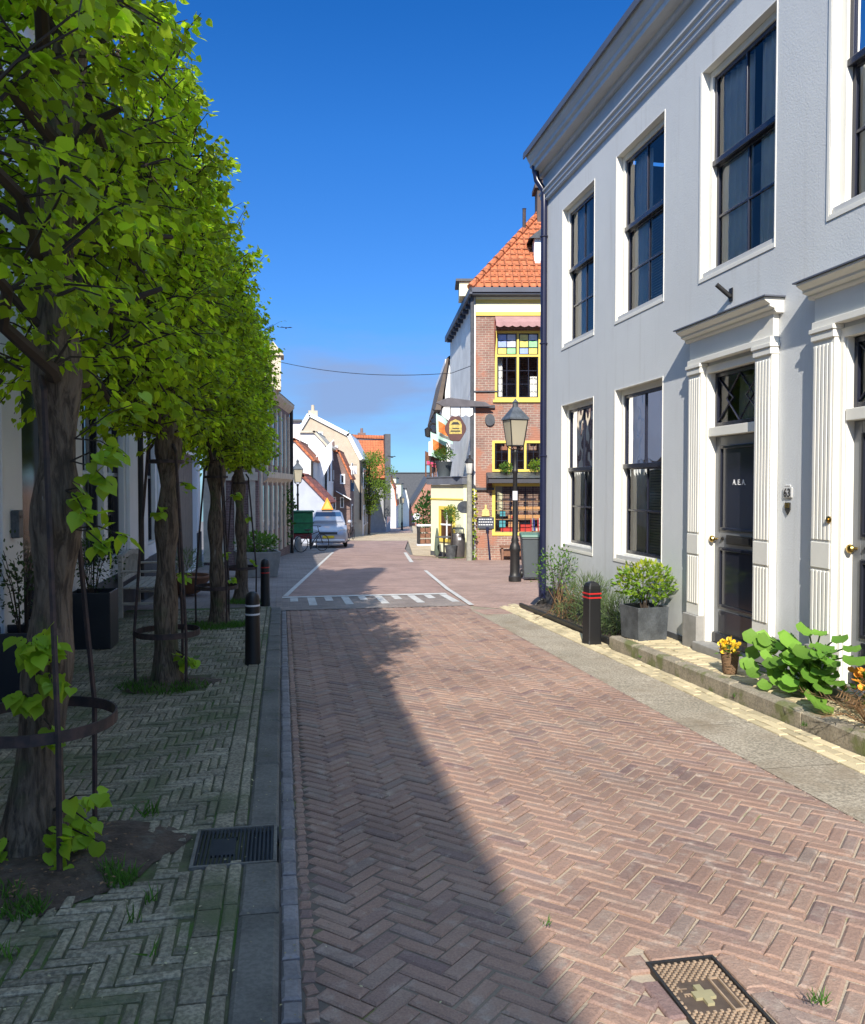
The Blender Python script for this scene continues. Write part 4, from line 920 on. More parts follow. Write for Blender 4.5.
# wheelie bin
x_, y_ = G(534,580); BN = thing('wheelie_bin', 'grey wheelie bin with green lid against the corner behind the lantern post', 'wheelie bin', (x_, y_, gz(y_)+.02), R(-12))
mb = MB(); mb.prism([(-.24,.06),(.24,.06),(.29,.93),(-.29,.93)], lambda p,k: (p[0], k*(1+.15*p[1]), p[1]), -.28, .28); mb.box(-.30,.30,-.34,.33,.90,.94); obj('body', mb, M['greyplastic'], BN, bev=.02)
mb = MB(); mb.prism([(-.35,.945),(.33,.945),(.36,1.0),(.1,1.035),(-.33,1.0)], lambda p,k:(k,p[0],p[1]), -.31, .31); obj('lid', mb, M['greenlid'], BN, bev=.015)
mb = MB(); mb.tube([(-.25,.38,.96),(.25,.38,.96)], .018, 8); obj('handle', mb, M['greyplastic'], BN)
for s_ in (-1,1):
    mb = MB(); mb.ring((s_*.26,.22,.10), .075, .028, 18, 8, 'x'); mb.tube([(s_*.24,.22,.10),(s_*.28,.22,.10)],.05,12); obj('wheel', mb, M['rubber'], BN, smooth=True)
# round litter bin
x_, y_ = G(458,558.5); TB = thing('litter_bin', 'tall round grey metal litter bin in front of the yellow annexe', 'litter bin', (x_, y_, gz(y_)+.02))
mb = MB(); mb.lathe(0,0,[(.20,0),(.21,.04),(.225,.10),(.235,.45),(.235,.80),(.22,.83),(.19,.835),(.19,.78)],22); obj('body', mb, mat('brushed_steel',(.16,.15,.15),.35,metal=.6,var=.2,scale=9), TB, smooth=True)
mb = MB(); mb.tube([(-.2,0,.82),(-.2,0,.98),(-.15,0,1.02),(.15,0,1.02),(.2,0,.98),(.2,0,.82)], .02, 8); mb.box(-.17,.17,-.12,.12,.97,1.0); obj('hood', mb, M['greyplastic'], TB)
mb = MB(); mb.box(-.05,.05,-.242,-.232,.62,.70); obj('bin_sticker', mb, M['white'], TB)
# gully grate and manhole
GT = thing('drain_grate', 'ribbed cast iron gully grate set into the left kerb', 'drain grate', (-.215, 3.84, gz(3.84)+.045))
mb = MB(); frame(mb, -.185,.185,-.205,.205,.016,-.0,.0); mb.v = []; mb.f = []
mb.box(-.185,.185,-.205,-.190,-.03,.018); mb.box(-.185,.185,.190,.205,-.03,.018); mb.box(-.185,-.170,-.19,.19,-.03,.018); mb.box(.170,.185,-.19,.19,-.03,.018)
obj('grate_frame', mb, M['kerb'], GT)
mb = MB(); k = 0
for k in range(19):
    xx = -.163+k*.0181
    if -.10 < xx < -.0:
        mb.box(xx-.0045,xx+.0045,-.185,-.09,-.012,.014); mb.box(xx-.0045,xx+.0045,.09,.185,-.012,.014)
    else: mb.box(xx-.0045,xx+.0045,-.185,.185,-.012,.014)
mb.box(-.105,.0,-.088,.088,-.012,.012); mb.box(-.17,.17,-.19,.19,-.03,-.0125)
obj('bars', mb, mat('cast_iron',(.035,.037,.04),.55,metal=.4,var=.3,scale=20), GT)
MH = thing('valve_cover', 'small rusty rectangular valve cover with chequer pattern in the road bricks', 'manhole cover', (1.355, 2.45, gz(2.45)+.004))
mi = mat('rusty_cover', (.46,.33,.22), .7, metal=.1, var=.35, scale=12, bumpd=.001)
mb = MB(); frame(mb,-.125,.125,-.195,.195,.01,0,0); mb.v=[];mb.f=[]
mb.box(-.125,.125,-.195,-.183,-.02,.014); mb.box(-.125,.125,.183,.195,-.02,.014); mb.box(-.125,-.114,-.183,.183,-.02,.014); mb.box(.114,.125,-.183,.183,-.02,.014); obj('cover_frame', mb, M['iron'], MH)
mb = MB(); mb.box(-.113,.113,-.182,.182,-.02,.004); obj('cover_plate', mb, mat('cover_dark',(.10,.07,.05),.7,var=.3,scale=20), MH)
mb = MB()
for i in range(19):
    for j in range(30):
        xx = -.106+i*.0118; yy = -.175+j*.0121
        if (i+j) % 2: continue
        if -.075 < xx < .035 and -.085 < yy < .07: continue
        if .035 < xx < .085 and -.10 < yy < .085: continue
        if -.105 < xx < -.06 and -.075 < yy < .03: continue
        mb.box(xx-.0046,xx+.0046,yy-.0046,yy+.0046,.004,.009)
mb.box(.042,.047,-.098,.08,.004,.011); mb.box(.075,.080,-.098,.08,.004,.011); mb.box(.047,.075,-.098,-.092,.004,.011); mb.box(.047,.075,.074,.08,.004,.011)
obj('chequer_studs', mb, mi, MH)
mb = MB(); mb.prism([(-.012,-.05),(.012,-.05),(.012,-.018),(.035,-.018),(.035,.018),(.012,.018),(.012,.05),(-.012,.05),(-.012,.018),(-.035,.018),(-.035,-.018),(-.012,-.018)], lambda p,k:(p[0]-.018,p[1]-.008,k), .004, .014)
obj('cross', mb, mat('moss_yellow',(.36,.32,.18),.9,var=.2), MH)
text('cast_letters', 'L E', .036, MH, (-.078, .02, .005), mi, rot=(0,0,R(-90)))

# planters and plants ------------------------------------------------
def bush_pts(rg, n, c, r, up=.5, size=(.03,.05), droop=0, skin=.35):
    P_=[];T_=[];N_=[];S_=[]
    for _ in range(n):
        d = Vector((rg.gauss(0,1), rg.gauss(0,1), rg.gauss(0,1))).normalized(); q = rg.random()**skin
        lump = 1+.18*math.sin(d.x*5+c[0]*3)*math.cos(d.y*4+d.z*5)
        P_.append((c[0]+d.x*r[0]*q*lump, c[1]+d.y*r[1]*q*lump, c[2]+d.z*r[2]*q*lump))
        T_.append((d.x+rg.gauss(0,.5), d.y+rg.gauss(0,.5), d.z+up+rg.gauss(0,.5)-droop)); N_.append((rg.gauss(0,.5)+d.x*.4, rg.gauss(0,.5)+d.y*.4, .8)); S_.append(rg.uniform(*size))
    return P_,T_,N_,S_
def stems(mb, rg, n, c0, spread, h, rad=.006):
    for _ in range(n):
        a = rg.uniform(0,6.28); q = spread*rg.uniform(.3,1); mb.tube([(c0[0]+.03*math.cos(a),c0[1]+.03*math.sin(a),c0[2]),(c0[0]+q*.5*math.cos(a),c0[1]+q*.5*math.sin(a),c0[2]+h*.55),(c0[0]+q*math.cos(a),c0[1]+q*math.sin(a),c0[2]+h*rg.uniform(.8,1))],[rad,rad*.7,rad*.4],5)
# zinc planter with golden shrub on the stoop
zx, zy = 3.90, 8.50; zb = gz(zy)+.15
PL = thing('zinc_planter', 'square zinc planter standing on the brick stoop under the ground-floor window', 'planter', (zx, zy, zb), R(8))
mb = MB(); o_ = [(-.21,-.21),(.21,-.21),(.21,.21),(-.21,.21)]
def taper_box(mb, a, b, h, t=.012):
    mb.add([(-a,-a,0),(a,-a,0),(a,a,0),(-a,a,0),(-b,-b,h),(b,-b,h),(b,b,h),(-b,b,h),(-b+t,-b+t,h),(b-t,-b+t,h),(b-t,b-t,h),(-b+t,b-t,h),(-b+t,-b+t,h-.06),(b-t,-b+t,h-.06),(b-t,b-t,h-.06),(-b+t,b-t,h-.06)],
           [(3,2,1,0),(0,1,5,4),(1,2,6,5),(2,3,7,6),(3,0,4,7),(4,5,9,8),(5,6,10,9),(6,7,11,10),(7,4,8,11),(8,9,13,12),(9,10,14,13),(10,11,15,14),(11,8,12,15)])
taper_box(mb, .175, .19, .36); obj('tub', mb, M['zinc'], PL, bev=.004)
mb = MB(); mb.box(-.175,.175,-.175,.175,.28,.30); obj('soil_surface', mb, M['soil'], PL)
SH = thing('golden_shrub', 'round yellow-green shrub growing in the square zinc planter', 'shrub', (zx, zy, zb+.30))
rg = random.Random(31); mb = MB(); stems(mb, rg, 9, (0,0,0), .22, .34, .009); obj('stem', mb, M['twig'], SH)
leaves('foliage', *bush_pts(rg, 900, (0,0,.32), (.34,.30,.21), size=(.04,.075)), 'oval', M['shrubyel'], SH, world=False)
# flower bed
mb = MB()
drape('flower_bed', [(3.73,9.02),(4.19,9.02),(4.19,12.75),(3.73,12.5)], .035, M['soil'])
BE = thing('bed_edging', 'low dark edging board around the flower bed by the drainpipe', 'edging', (3.70, 9.0, gz(9)))
mb = MB(); b0, b1 = gz(9.0)-gz(9.0), gz(12.6)-gz(9.0)
mb.add([(-.02,0,-.03),(.025,0,-.03),(.025,3.6,b1-.03),(-.02,3.6,b1-.03),(-.02,0,.075),(.025,0,.075),(.025,3.6,b1+.075),(-.02,3.6,b1+.075)], [(3,2,1,0),(4,5,6,7),(0,1,5,4),(1,2,6,5),(2,3,7,6),(3,0,4,7)])
mb.box(.026,.48,.0,.04,-.03,.07); obj('board', mb, M['rubber'], BE, bev=.004)
def shrub(name, label, x, y, r, h, n, m, seed, kind='oval', size=(.03,.05), st=8, group=None, base=None, zc=.6, sk=.35, cat='shrub'):
    b = base if base is not None else gz(y)+.04; rg = random.Random(seed)
    T_ = thing(name, label, cat, (x, y, b), 0, group)
    mb = MB(); stems(mb, rg, st, (0,0,0), r*.7, h*.85, .006); obj('stem', mb, M['twig'], T_)
    leaves('foliage', *bush_pts(rg, n, (0,0,h*zc), (r,r,h*(1-zc)), size=size, skin=sk), kind, m, T_, world=False); return T_
shrub('leggy_shrub', 'tall leggy green shrub in the bed next to the navy drainpipe', 3.97, 11.6, .36, .98, 620, M['shrubgreen'], 41, zc=.62, sk=.5, st=14, size=(.035,.06))
shrub('lavender', 'grey-green lavender clump behind the red-banded bollard', 3.98, 10.35, .36, .66, 1500, M['lavender'], 42, 'blade', (.06,.12), zc=.5, sk=.45)
shrub('lavender', 'grey-green lavender clump between bollard and zinc planter', 3.98, 9.40, .30, .50, 1300, M['lavender'], 43, 'blade', (.06,.12), zc=.45, sk=.45)
shrub('ground_herb', 'low bluish green cushion plant at the front of the flower bed', 3.82, 10.95, .16, .20, 260, M['lavender'], 44, 'blade', (.04,.08), zc=.4, cat='plant')
shrub('ground_herb', 'low green cushion plant right behind the bollard foot', 3.84, 9.7, .15, .18, 260, M['shrubgreen'], 45, 'blade', (.04,.08), zc=.4, cat='plant')
T_ = thing('dry_stalks', 'brown dry stalks in the bed under the leggy shrub', 'plant', (3.9, 11.1, gz(11.1)+.04)); rg = random.Random(3)
mb = MB()
for _ in range(40):
    a = rg.uniform(0,6.28); q = rg.uniform(.02,.25); mb.tube([(rg.gauss(0,.12),rg.gauss(0,.3),0),(q*math.cos(a),q*1.6*math.sin(a),rg.uniform(.2,.5))],.004,4)
obj('stalks', mb, M['straw'], T_)
# mallow / hollyhock with big round leaves
hx, hy = 3.98, 5.66; hb = gz(hy)+.15
HM = thing('hollyhock', 'hollyhock with large round bright green leaves growing out of the stoop', 'plant', (hx, hy, hb)); rg = random.Random(77)
mb = MB(); P_=[];T2_=[];N_=[];S_=[]
spots = [(-.05,.62,.34,.16),(.0,-.1,.50,.13),(-.22,.42,.33,.17),(-.28,.20,.22,.18),(-.10,-.30,.42,.19),(-.18,-.48,.34,.18),(-.02,-.55,.45,.16),(-.30,-.10,.12,.17),(-.24,-.28,.20,.18),(-.28,-.42,.05,.17),(-.15,.10,.42,.18),(-.05,.3,.42,.15),
         (-.34,.40,.08,.15),(-.32,.55,.14,.15),(-.2,.62,.22,.13),(.02,-.35,.5,.15),(-.12,-.70,.40,.17),(-.2,0,.3,.16),(-.30,.28,.02,.13),(-.34,-.58,.03,.18),(0,.1,.5,.14),(-.08,.5,.30,.15),(-.2,-.15,.38,.15),(-.1,.2,.25,.15)]
for dx, dy, dz, s_ in spots+[(rg.uniform(-.3,.0), rg.uniform(-.55,.55), rg.uniform(.05,.42), rg.uniform(.10,.16)) for _ in range(34)]:
    c = Vector((dx*.75, dy*.80, dz*.92+.05)); mb.tube([(rg.gauss(0,.02),rg.gauss(0,.04),0),(c.x*.4,c.y*.4,c.z*.75),tuple(c)],[.009,.007,.005],5)
    tip = Vector((dx*.6-.5, dy*.7-.35, -.25+rg.uniform(-.2,.1))).normalized(); P_.append(tuple(c)); T2_.append(tuple(tip)); N_.append((-.55+rg.gauss(0,.25), -.75+rg.gauss(0,.25), .65)); S_.append(s_*rg.uniform(.72,1.0))
obj('stem', mb, M['shrubgreen'], HM); leaves('leaves', P_, T2_, N_, S_, 'round', M['mallow'], HM, world=False)
leaves('small_leaves', *bush_pts(rg, 90, (-.05,0,.16), (.16,.34,.14), size=(.05,.08)), 'heart', M['mallow'], HM, world=False)
# basket with yellow flowers
bx, by = 3.80, 6.55; bb = gz(by)+.15
BK = thing('wicker_basket', 'small wicker basket on the stoop beside the hollyhock', 'basket', (bx, by, bb))
mb = MB(); mb.lathe(0,0,[(.055,0),(.06,.01),(.078,.17),(.084,.175),(.084,.19),(.07,.19),(.066,.12)],18); obj('body', mb, M['wicker'], BK, smooth=True)
mb = MB(); mb.tube([(-.08,0,.18),(-.09,.0,.24),(-.08,.01,.26)],.006,6); obj('handle', mb, M['woodbrown'], BK)
PN = thing('yellow_pansies', 'yellow pansies planted in the small wicker basket', 'flowers', (bx, by, bb+.16)); rg = random.Random(12)
leaves('foliage', *bush_pts(rg, 60, (0,0,.03), (.09,.09,.05), size=(.03,.05)), 'oval', M['shrubgreen'], PN, world=False)
leaves('blossoms', *bush_pts(rg, 46, (0,0,.07), (.085,.085,.05), size=(.035,.05)), 'round', M['flower'], PN, world=False)
# dry ornamental plant and orange flowers by the right edge
DG = thing('dry_fern', 'brown and green feathery plant sprawling at the right edge of the stoop', 'plant', (3.78, 4.80, gz(4.80)+.15)); rg = random.Random(15)
P_=[];T2_=[];N_=[];S_=[]; mb = MB()
for _ in range(34):
    a = rg.uniform(0,6.28); ln = rg.uniform(.25,.5); d = Vector((math.cos(a),math.sin(a),rg.uniform(.1,.9))).normalized(); e = d*ln; e.z = max(.02, e.z)
    mb.tube([(0,0,0),tuple(e*.5+Vector((0,0,.05))),tuple(e)],[.004,.003,.0015],4,cap=False)
    for q in range(16):
        f = .25+.75*q/16; p = e*f+Vector((0,0,.05*math.sin(f*3.14))); s2 = d.cross(Vector((0,0,1))).normalized()*(1 if q % 2 else -1)
        P_.append(tuple(p)); T2_.append(tuple(s2+d*.7+Vector((0,0,rg.gauss(-.1,.2))))); N_.append((0,0,1)); S_.append(rg.uniform(.06,.1))
obj('frond_stem', mb, M['straw'], DG); leaves('fronds', P_, T2_, N_, S_, 'blade', M['straw'], DG, world=False)
OF = thing('orange_flowers', 'orange-yellow flowers beside the right door at the edge of the photo', 'flowers', (4.0, 5.02, gz(5.02)+.15)); rg = random.Random(16)
leaves('foliage', *bush_pts(rg, 160, (0,0,.16), (.15,.15,.15), size=(.04,.07)), 'oval', M['shrubgreen'], OF, world=False)
leaves('blossoms', *bush_pts(rg, 70, (0,0,.25), (.15,.15,.10), size=(.04,.06)), 'round', M['orange'], OF, world=False)

# left: black square planters with bushes, wooden bench, bowl planter, hose
def black_planter(x, y, a, h, label, plabel, seed, m, r, ph, n=500):
    b = gz(y)+.06; T_ = thing('square_planter', label, 'planter', (x, y, b), 0, 'square black planters by the white house')
    mb = MB(); taper_box(mb, a, a, h, .02); obj('tub', mb, M['planter'], T_, bev=.008)
    mb = MB(); mb.box(-a+.021,a-.021,-a+.021,a-.021,h-.1,h-.07); obj('soil_surface', mb, M['soil'], T_)
    shrub('olive_bush', plabel, x, y, r, ph, n, m, seed, 'oval', (.03,.055), 12, 'bushes in the black planters', b+h-.07, zc=.55, sk=.6)
black_planter(-2.08, 9.75, .23, .62, 'black square planter left of the wooden bench', 'dark loose bush in the black planter beside the bench', 51, M['darkleaf'], .38, .72, 620)
black_planter(-2.10, 7.3, .24, .55, 'black square planter at the left edge, behind the nearest tree', 'sparse grey-green bush in the planter at the left edge', 52, M['darkleaf'], .32, .85, 420)
BC = thing('garden_bench', 'weathered wooden garden bench with slatted arched back against the white house', 'bench', (-1.95, 13.0, gz(13)+.06), R(90))
mb = MB()
for k in range(5): mb.box(-.74,.74,-.24+k*.105,-.15+k*.105,.41,.435)
obj('seat', mb, M['wood'], BC, bev=.004)
mb = MB(); n=9; arc=[(-.74+1.48*i/n, .84+.08*math.sin(math.pi*i/n)) for i in range(n+1)]
mb.prism([(x,z) for x,z in arc]+[(x,z-.07) for x,z in reversed(arc)], lambda p,k:(p[0],k,p[1]), .27, .31)
mb.box(-.70,.70,.27,.31,.50,.56)
for k in range(13): xx=-.66+k*.11; mb.box(xx-.022,xx+.022,.28,.30,.56,.80+.08*math.sin(math.pi*(xx+.74)/1.48))
obj('backrest', mb, M['wood'], BC, bev=.004)
for sx_ in (-1,1):
    for yy, hh in ((-.24,.64),(.29,.88)):
        mb = MB(); mb.box(sx_*.74-.03,sx_*.74+.03,yy-.03,yy+.03,0,hh); obj('leg', mb, M['wood'], BC, bev=.006)
    mb = MB(); mb.box(sx_*.74-.035,sx_*.74+.035,-.30,.28,.641,.67); mb.box(sx_*.74-.02,sx_*.74+.02,-.21,.26,.18,.22); obj('armrest', mb, M['wood'], BC, bev=.006)
BW = thing('bowl_planter', 'brown earthenware bowl planter between the second and third lime trees', 'planter', (-1.75, 15.6, gz(15.6)+.05))
mb = MB(); mb.lathe(0,0,[(.22,0),(.28,.03),(.46,.26),(.5,.30),(.5,.33),(.44,.33),(.42,.27)],24); obj('bowl', mb, mat('terracotta',(.24,.11,.06),.8,var=.3,scale=6), BW, smooth=True)
shrub('bowl_plants', 'small blue-green plants in the brown bowl planter', -1.75, 15.6, .36, .5, 420, M['lavender'], 53, 'blade', (.08,.16), 5, base=gz(15.6)+.32, cat='plant')
BKs = []
def bicycle(x, y, rz, label, z=None):
    T_ = thing('bicycle', label, 'bicycle', (x, y, z if z is not None else gz(y)+.05), rz, 'parked bicycles')
    for xx in (-.53,.53):
        mb = MB(); mb.ring((xx,0,.34),.325,.018,26,6,'y'); w_ = obj('wheel', mb, M['rubber'], T_, smooth=True)
        mb = MB()
        for k in range(8): a = k*math.pi/8; mb.tube([(xx-.31*math.cos(a),0,.34-.31*math.sin(a)),(xx+.31*math.cos(a),0,.34+.31*math.sin(a))],.0025,3)
        mb.lathe(xx,0,[(.02,.33),(.02,.35)],8); obj('spokes', mb, M['zinc'], w_)
    mb = MB()
    for p, q in (((-.53,.34),(-.05,.30)),((-.05,.30),(-.18,.82)),((-.53,.34),(-.15,.70)),((-.05,.30),(.36,.72)),((-.15,.66),(.34,.80)),((.33,.86),(.53,.34))): mb.tube([(p[0],0,p[1]),(q[0],0,q[1])],.017,7)
    obj('frame', mb, M['iron'], T_, smooth=True)
    mb = MB(); mb.tube([(.33,0,.84),(.29,0,1.02)],.013,6); mb.tube([(.12,-.28,1.0),(.27,-.25,1.03),(.31,0,1.03),(.27,.25,1.03),(.12,.28,1.0)],.012,6); obj('handlebar', mb, M['iron'], T_)
    mb = MB(); mb.prism([(-.32,-.07),(-.32,.07),(-.14,.05),(-.04,.02),(-.04,-.02),(-.14,-.05)], lambda p,k:(p[0],p[1],k), .86, .91); mb.tube([(-.18,0,.80),(-.19,0,.87)],.013,6); obj('saddle', mb, M['rubber'], T_, bev=.01)
    mb = MB(); mb.box(-.06,.30,-.002,.0,0,0); mb.v=[];mb.f=[]; mb.ring((-.05,0,.30),.085,.008,16,5,'y'); mb.tube([(-.05,-.05,.30),(.06,-.06,.18)],.01,5); mb.tube([(-.05,.05,.30),(-.16,.06,.42)],.01,5); obj('chainset', mb, M['zinc'], T_)
    return T_

# ------------------------------------------------------------------ the brick pub
PB = thing('brick_pub', 'old corner pub of brown-red brick with yellow window frames and orange tiled hip roof', 'pub', (6.2, 26.3, gz(26.3)), R(-10.3))
M['pubbrick'] = brickmat('pub_brick', (.31,.175,.13), (.245,.135,.105), (.44,.37,.30), .21, .075, .009, 'wall', patch=((.35,.155,.10,1), .9, .52, .60))
def tilemat(name, c):
    m, t, b = newmat(name); g = N(t,'ShaderNodeUVMap'); tc_ = N(t,'ShaderNodeTexCoord')
    br = N(t,'ShaderNodeTexBrick'); br.offset = 0; s=N(t,'ShaderNodeSeparateXYZ'); cb=N(t,'ShaderNodeCombineXYZ'); t.links.new(tc_.outputs['Object'], s.inputs[0]); 
    ad=N(t,'ShaderNodeMath',operation='ADD'); t.links.new(s.outputs[0],cb.inputs[0]); t.links.new(s.outputs[2],cb.inputs[1]); t.links.new(cb.outputs[0], br.inputs['Vector'])
    br.inputs['Color1'].default_value=c+(1,); br.inputs['Color2'].default_value=tuple(x*.78 for x in c)+(1,); br.inputs['Mortar'].default_value=tuple(x*.45 for x in c)+(1,)
    br.inputs['Scale'].default_value=1; br.inputs['Brick Width'].default_value=.24; br.inputs['Row Height'].default_value=.23; br.inputs['Mortar Size'].default_value=.02
    o=mixc(t, ramp(t,noise(t,1.4,5),.5,.75), br.outputs[0], tuple(x*.6 for x in c)); o=mixc(t, ramp(t,noise(t,6,5),.5,.8), o, (c[0]*1.15,c[1]*1.35,c[2]*1.6)); t.links.new(o,b.inputs['Base Color']); b.inputs['Roughness'].default_value=.8
    return m
M['tile'] = tilemat('orange_tile', (.52,.155,.06)); M['tiled'] = tilemat('dark_red_tile', (.30,.09,.06))
ph = [(.62,2.10,5.20,7.42),(.54,3.2,2.87,3.88),(.54,3.2,.80,2.50),(4.2,6.0,.8,2.5),(4.2,5.8,5.2,7.4)]
mb = MB(); wall_mesh(mb, 0, 9, -.6, 8.55, ph, 0, .14)
mb.quad((9,0,-.6),(9,9,-.6),(9,9,8.55),(9,0,8.55)); mb.quad((0,2.5,-.6),(9,2.5,-.6),(9,2.5,8.5),(0,2.5,8.5)); mb.quad((-.65,8.2,-.6),(-.65,8.2,8.55),(9,8.2,8.55),(9,8.2,-.6))
pw_ = obj('wall', mb, M['pubbrick'], PB)
mb = MB(); mb.quad((-.002,0,-.6),(-.002,0,8.55),(-.652,8.2,8.55),(-.652,8.2,-.6)); mb.box(-.05,-.005,-.02,.10,-.5,8.5)
obj('side_wall', mb, mat('old_white_render',(.8,.8,.76),.9,var=.2,scale=1.5), PB)
mb = MB(); mb.box(.0,9,-.05,-.003,7.90,8.02); mb.box(0,9,-.05,-.003,8.30,8.42); obj('yellow_moulding', mb, mat('ochre_yellow',(.72,.52,.09),.5,var=.1), PB)
mb = MB(); mb.box(0,9,-.035,-.003,8.02,8.30); mb.box(0,9,-.06,-.003,8.42,8.55); obj('frieze', mb, M['paleyel'], PB)
mb = MB(); mb.box(-.18,9.2,-.40,.0,8.50,8.56); mb.box(-.23,9.2,-.46,-.36,8.56,8.72)
mb.add([(-.23,-.46,8.50),(-.13,-.46,8.50),(-.78,8.3,8.50),(-.88,8.3,8.50),(-.23,-.46,8.72),(-.13,-.46,8.72),(-.78,8.3,8.72),(-.88,8.3,8.72)], [(3,2,1,0),(4,5,6,7),(0,1,5,4),(1,2,6,5),(2,3,7,6),(3,0,4,7)])
mb.add([(-.2,-.38,8.51),(-.0,-.38,8.51),(-.65,8.3,8.51),(-.85,8.3,8.51)],[(0,1,2,3)])
for k in range(10): q=.3+k*.8; mb.box(-.08*q-.20,-.08*q-.003,q,q+.12,8.36,8.50)
obj('eaves', mb, mat('eaves_navy',(.05,.06,.09),.5,var=.2), PB, bev=.01)
# hip roof
def slope_roof(mb, pts, faces): mb.add(pts, faces)
mb = MB(); mb.add([(-.20,-.42,8.70),(9.2,-.42,8.70),(9.2,8.4,8.70),(-.84,8.4,8.70),(3.6,4.0,13.6),(9.2,4.0,13.6)], [(0,1,5,4),(0,4,3),(3,4,5,2),(1,2,5),(0,3,2,1)])
rf = obj('roof', mb, M['tile'], PB)
mb = MB()
for k in range(17):
    a = Vector((-.20,-.42,8.72)).lerp(Vector((3.6,4.0,13.63)), k/17); b = Vector((-.20,-.42,8.72)).lerp(Vector((3.6,4.0,13.63)), (k+.9)/17); mb.tube([a,b],[.12,.10],8)
obj('hip_ridge', mb, M['tile'], rf)
# rows of tile noses, so the slope is not flat
mb = MB()
for k in range(1,21):
    f = k/21; z=8.70+4.90*f; y_=-.42+4.42*f; xl=-.20+3.80*f+.15
    mb.add([(xl,y_-.055,z-.01),(9.15,y_-.055,z-.01),(9.15,y_-.0,z+.075),(xl,y_-.0,z+.075)],[(0,1,2,3)])
    n=int((9.15-xl)/.24)
    for j in range(n): mb.tube([(xl+.12+j*.24,y_-.215,z-.19),(xl+.12+j*.24,y_-.03,z+.03)],.035,5,cap=False)
obj('roof_tiles', mb, M['tile'], rf)
mb = MB(); mb.box(2.25,2.9,2.2,2.9,11.2,12.75); mb.box(2.15,3.0,2.1,3.0,12.75,12.9); mb.lathe(2.57,2.5,[(.16,12.9),(.14,13.15),(.2,13.17),(.2,13.25)],10)
obj('chimney', mb, mat('chimney_dark',(.10,.07,.06),.8,var=.3), rf)
mb = MB(); mb.lathe(1.75,1.8,[(.06,10.8),(.06,11.9),(.08,11.92)],8); obj('flue_pipe', mb, M['rust'], rf)
# dormers
mb = MB(); mb.box(1.95,3.4,.5,1.6,9.4,10.55); ob=obj('dormer', mb, M['white'], rf)
mb = MB(); mb.add([(1.75,.35,10.5),(3.6,.35,10.5),(2.65,.35,11.2),(1.75,2.6,10.5),(3.6,2.6,10.5),(2.65,2.9,11.2)],[(0,2,5,3),(1,4,5,2),(0,1,2)]); obj('dormer_roof', mb, M['stonedark'], rf)
mb = MB(); mb.box(-.50,.25,.9,2.0,8.75,9.22); obj('dormer', mb, M['paleyel'], rf)
mb = MB(); mb.box(-.62,.35,.8,2.1,9.222,9.30); obj('dormer_roof', mb, M['slate'], rf)
# windows of the pub
def yframe(P, a, b, c, d, cols, zt, w=.075, extra=0, panes='v'):
    mb = MB(); frame(mb, a, b, c, d, w, -.03, .08)
    for k in range(1, cols): x = a+w/2+(b-a-w)*k/cols; mb.box(x-.035,x+.035,-.028,.08,c+w,d-w)
    if zt: mb.box(a+w, b-w, -.026, .08, zt-.035, zt+.035)
    w_ = obj('window', mb, M['yellow'], P, bev=.004)
    return w_
wA = yframe(PB, .62,2.10,5.20,7.42,2,6.62)
mb = MB(); mb.box(.56,2.16,-.07,-.003,5.12,5.20); obj('sill', mb, M['yellow'], wA)
mb = MB()
for a,b in ((.70,1.32),(1.40,2.02)):
    for c,d,n in ((5.28,6.58,3),(6.66,7.34,3)):
        frame(mb,a,b,c,d,.03,.03,.06); mb.box((a+b)/2-.012,(a+b)/2+.012,.035,.055,c,d)
        for k in range(1,n): z=c+(d-c)*k/n; mb.box(a,b,.037,.053,z-.010,z+.010)
obj('sash', mb, M['sash'], wA)
mb = MB()
for a,b in ((.70,1.32),(1.40,2.02)): mb.quad((a,.045,5.28),(b,.045,5.28),(b,.045,6.58),(a,.045,6.58))
obj('pane', mb, M['glass'], wA)
for (col, cells) in (((.85,.72,.18),((0,0),(2,1),(2,2),(3,0))),((.35,.75,.35),((1,0),(3,1))),((.35,.45,.80),((0,2),(2,0),(0,1))),((.70,.72,.78),((1,1),(1,2),(3,2)))):
    sm = mat('stained_glass',col,.25,var=.2,scale=12)
    for i_, j_ in cells:
        mb = MB(); a = (.72,1.025,1.42,1.725)[i_]; c=6.69+j_*.217; mb.quad((a,.05,c),(a+.275,.05,c),(a+.275,.05,c+.2),(a,.05,c+.2)); obj('stained_pane', mb, sm, wA)
mb = MB(); curtain(mb,.70,.90,5.25,6.6,.35); curtain(mb,1.8,2.02,5.25,6.0,.35); obj('curtain', mb, M['curtain'], wA)
wB = yframe(PB, .54,3.2,2.87,3.88,5,None,.08)
mb = MB()
for k in range(5):
    a=.62+k*.512; frame(mb,a+.03,a+.44,2.95,3.80,.025,.02,.05)
    for q in (1,2): z=2.95+.85*q/3; mb.box(a+.03,a+.44,.025,.045,z-.01,z+.01)
    mb.box(a+.225,a+.245,.026,.044,2.95,3.8)
obj('sash', mb, M['sash'], wB)
mb = MB(); mb.quad((.62,.04,2.95),(3.12,.04,2.95),(3.12,.04,3.8),(.62,.04,3.8)); obj('pane', mb, M['glass'], wB)
wC = yframe(PB, .54,3.2,.80,2.50,1,None,.10)
mb = MB()
for k in range(1,10): x=.64+2.46*k/10; mb.box(x-.009,x+.009,.03,.05,.9,2.4)
for k in range(1,5): z=.9+1.5*k/5; mb.box(.64,3.1,.032,.048,z-.009,z+.009)
obj('sash', mb, M['sash'], wC)
mb = MB(); mb.quad((.64,.045,.9),(3.1,.045,.9),(3.1,.045,2.4),(.64,.045,2.4)); obj('pane', mb, glassmat('shop_glass',(.9,.9,.9),.12), wC)
mb = MB()
for z in (1.32,1.62,1.92): mb.box(.66,3.1,.25,.55,z-.02,z)
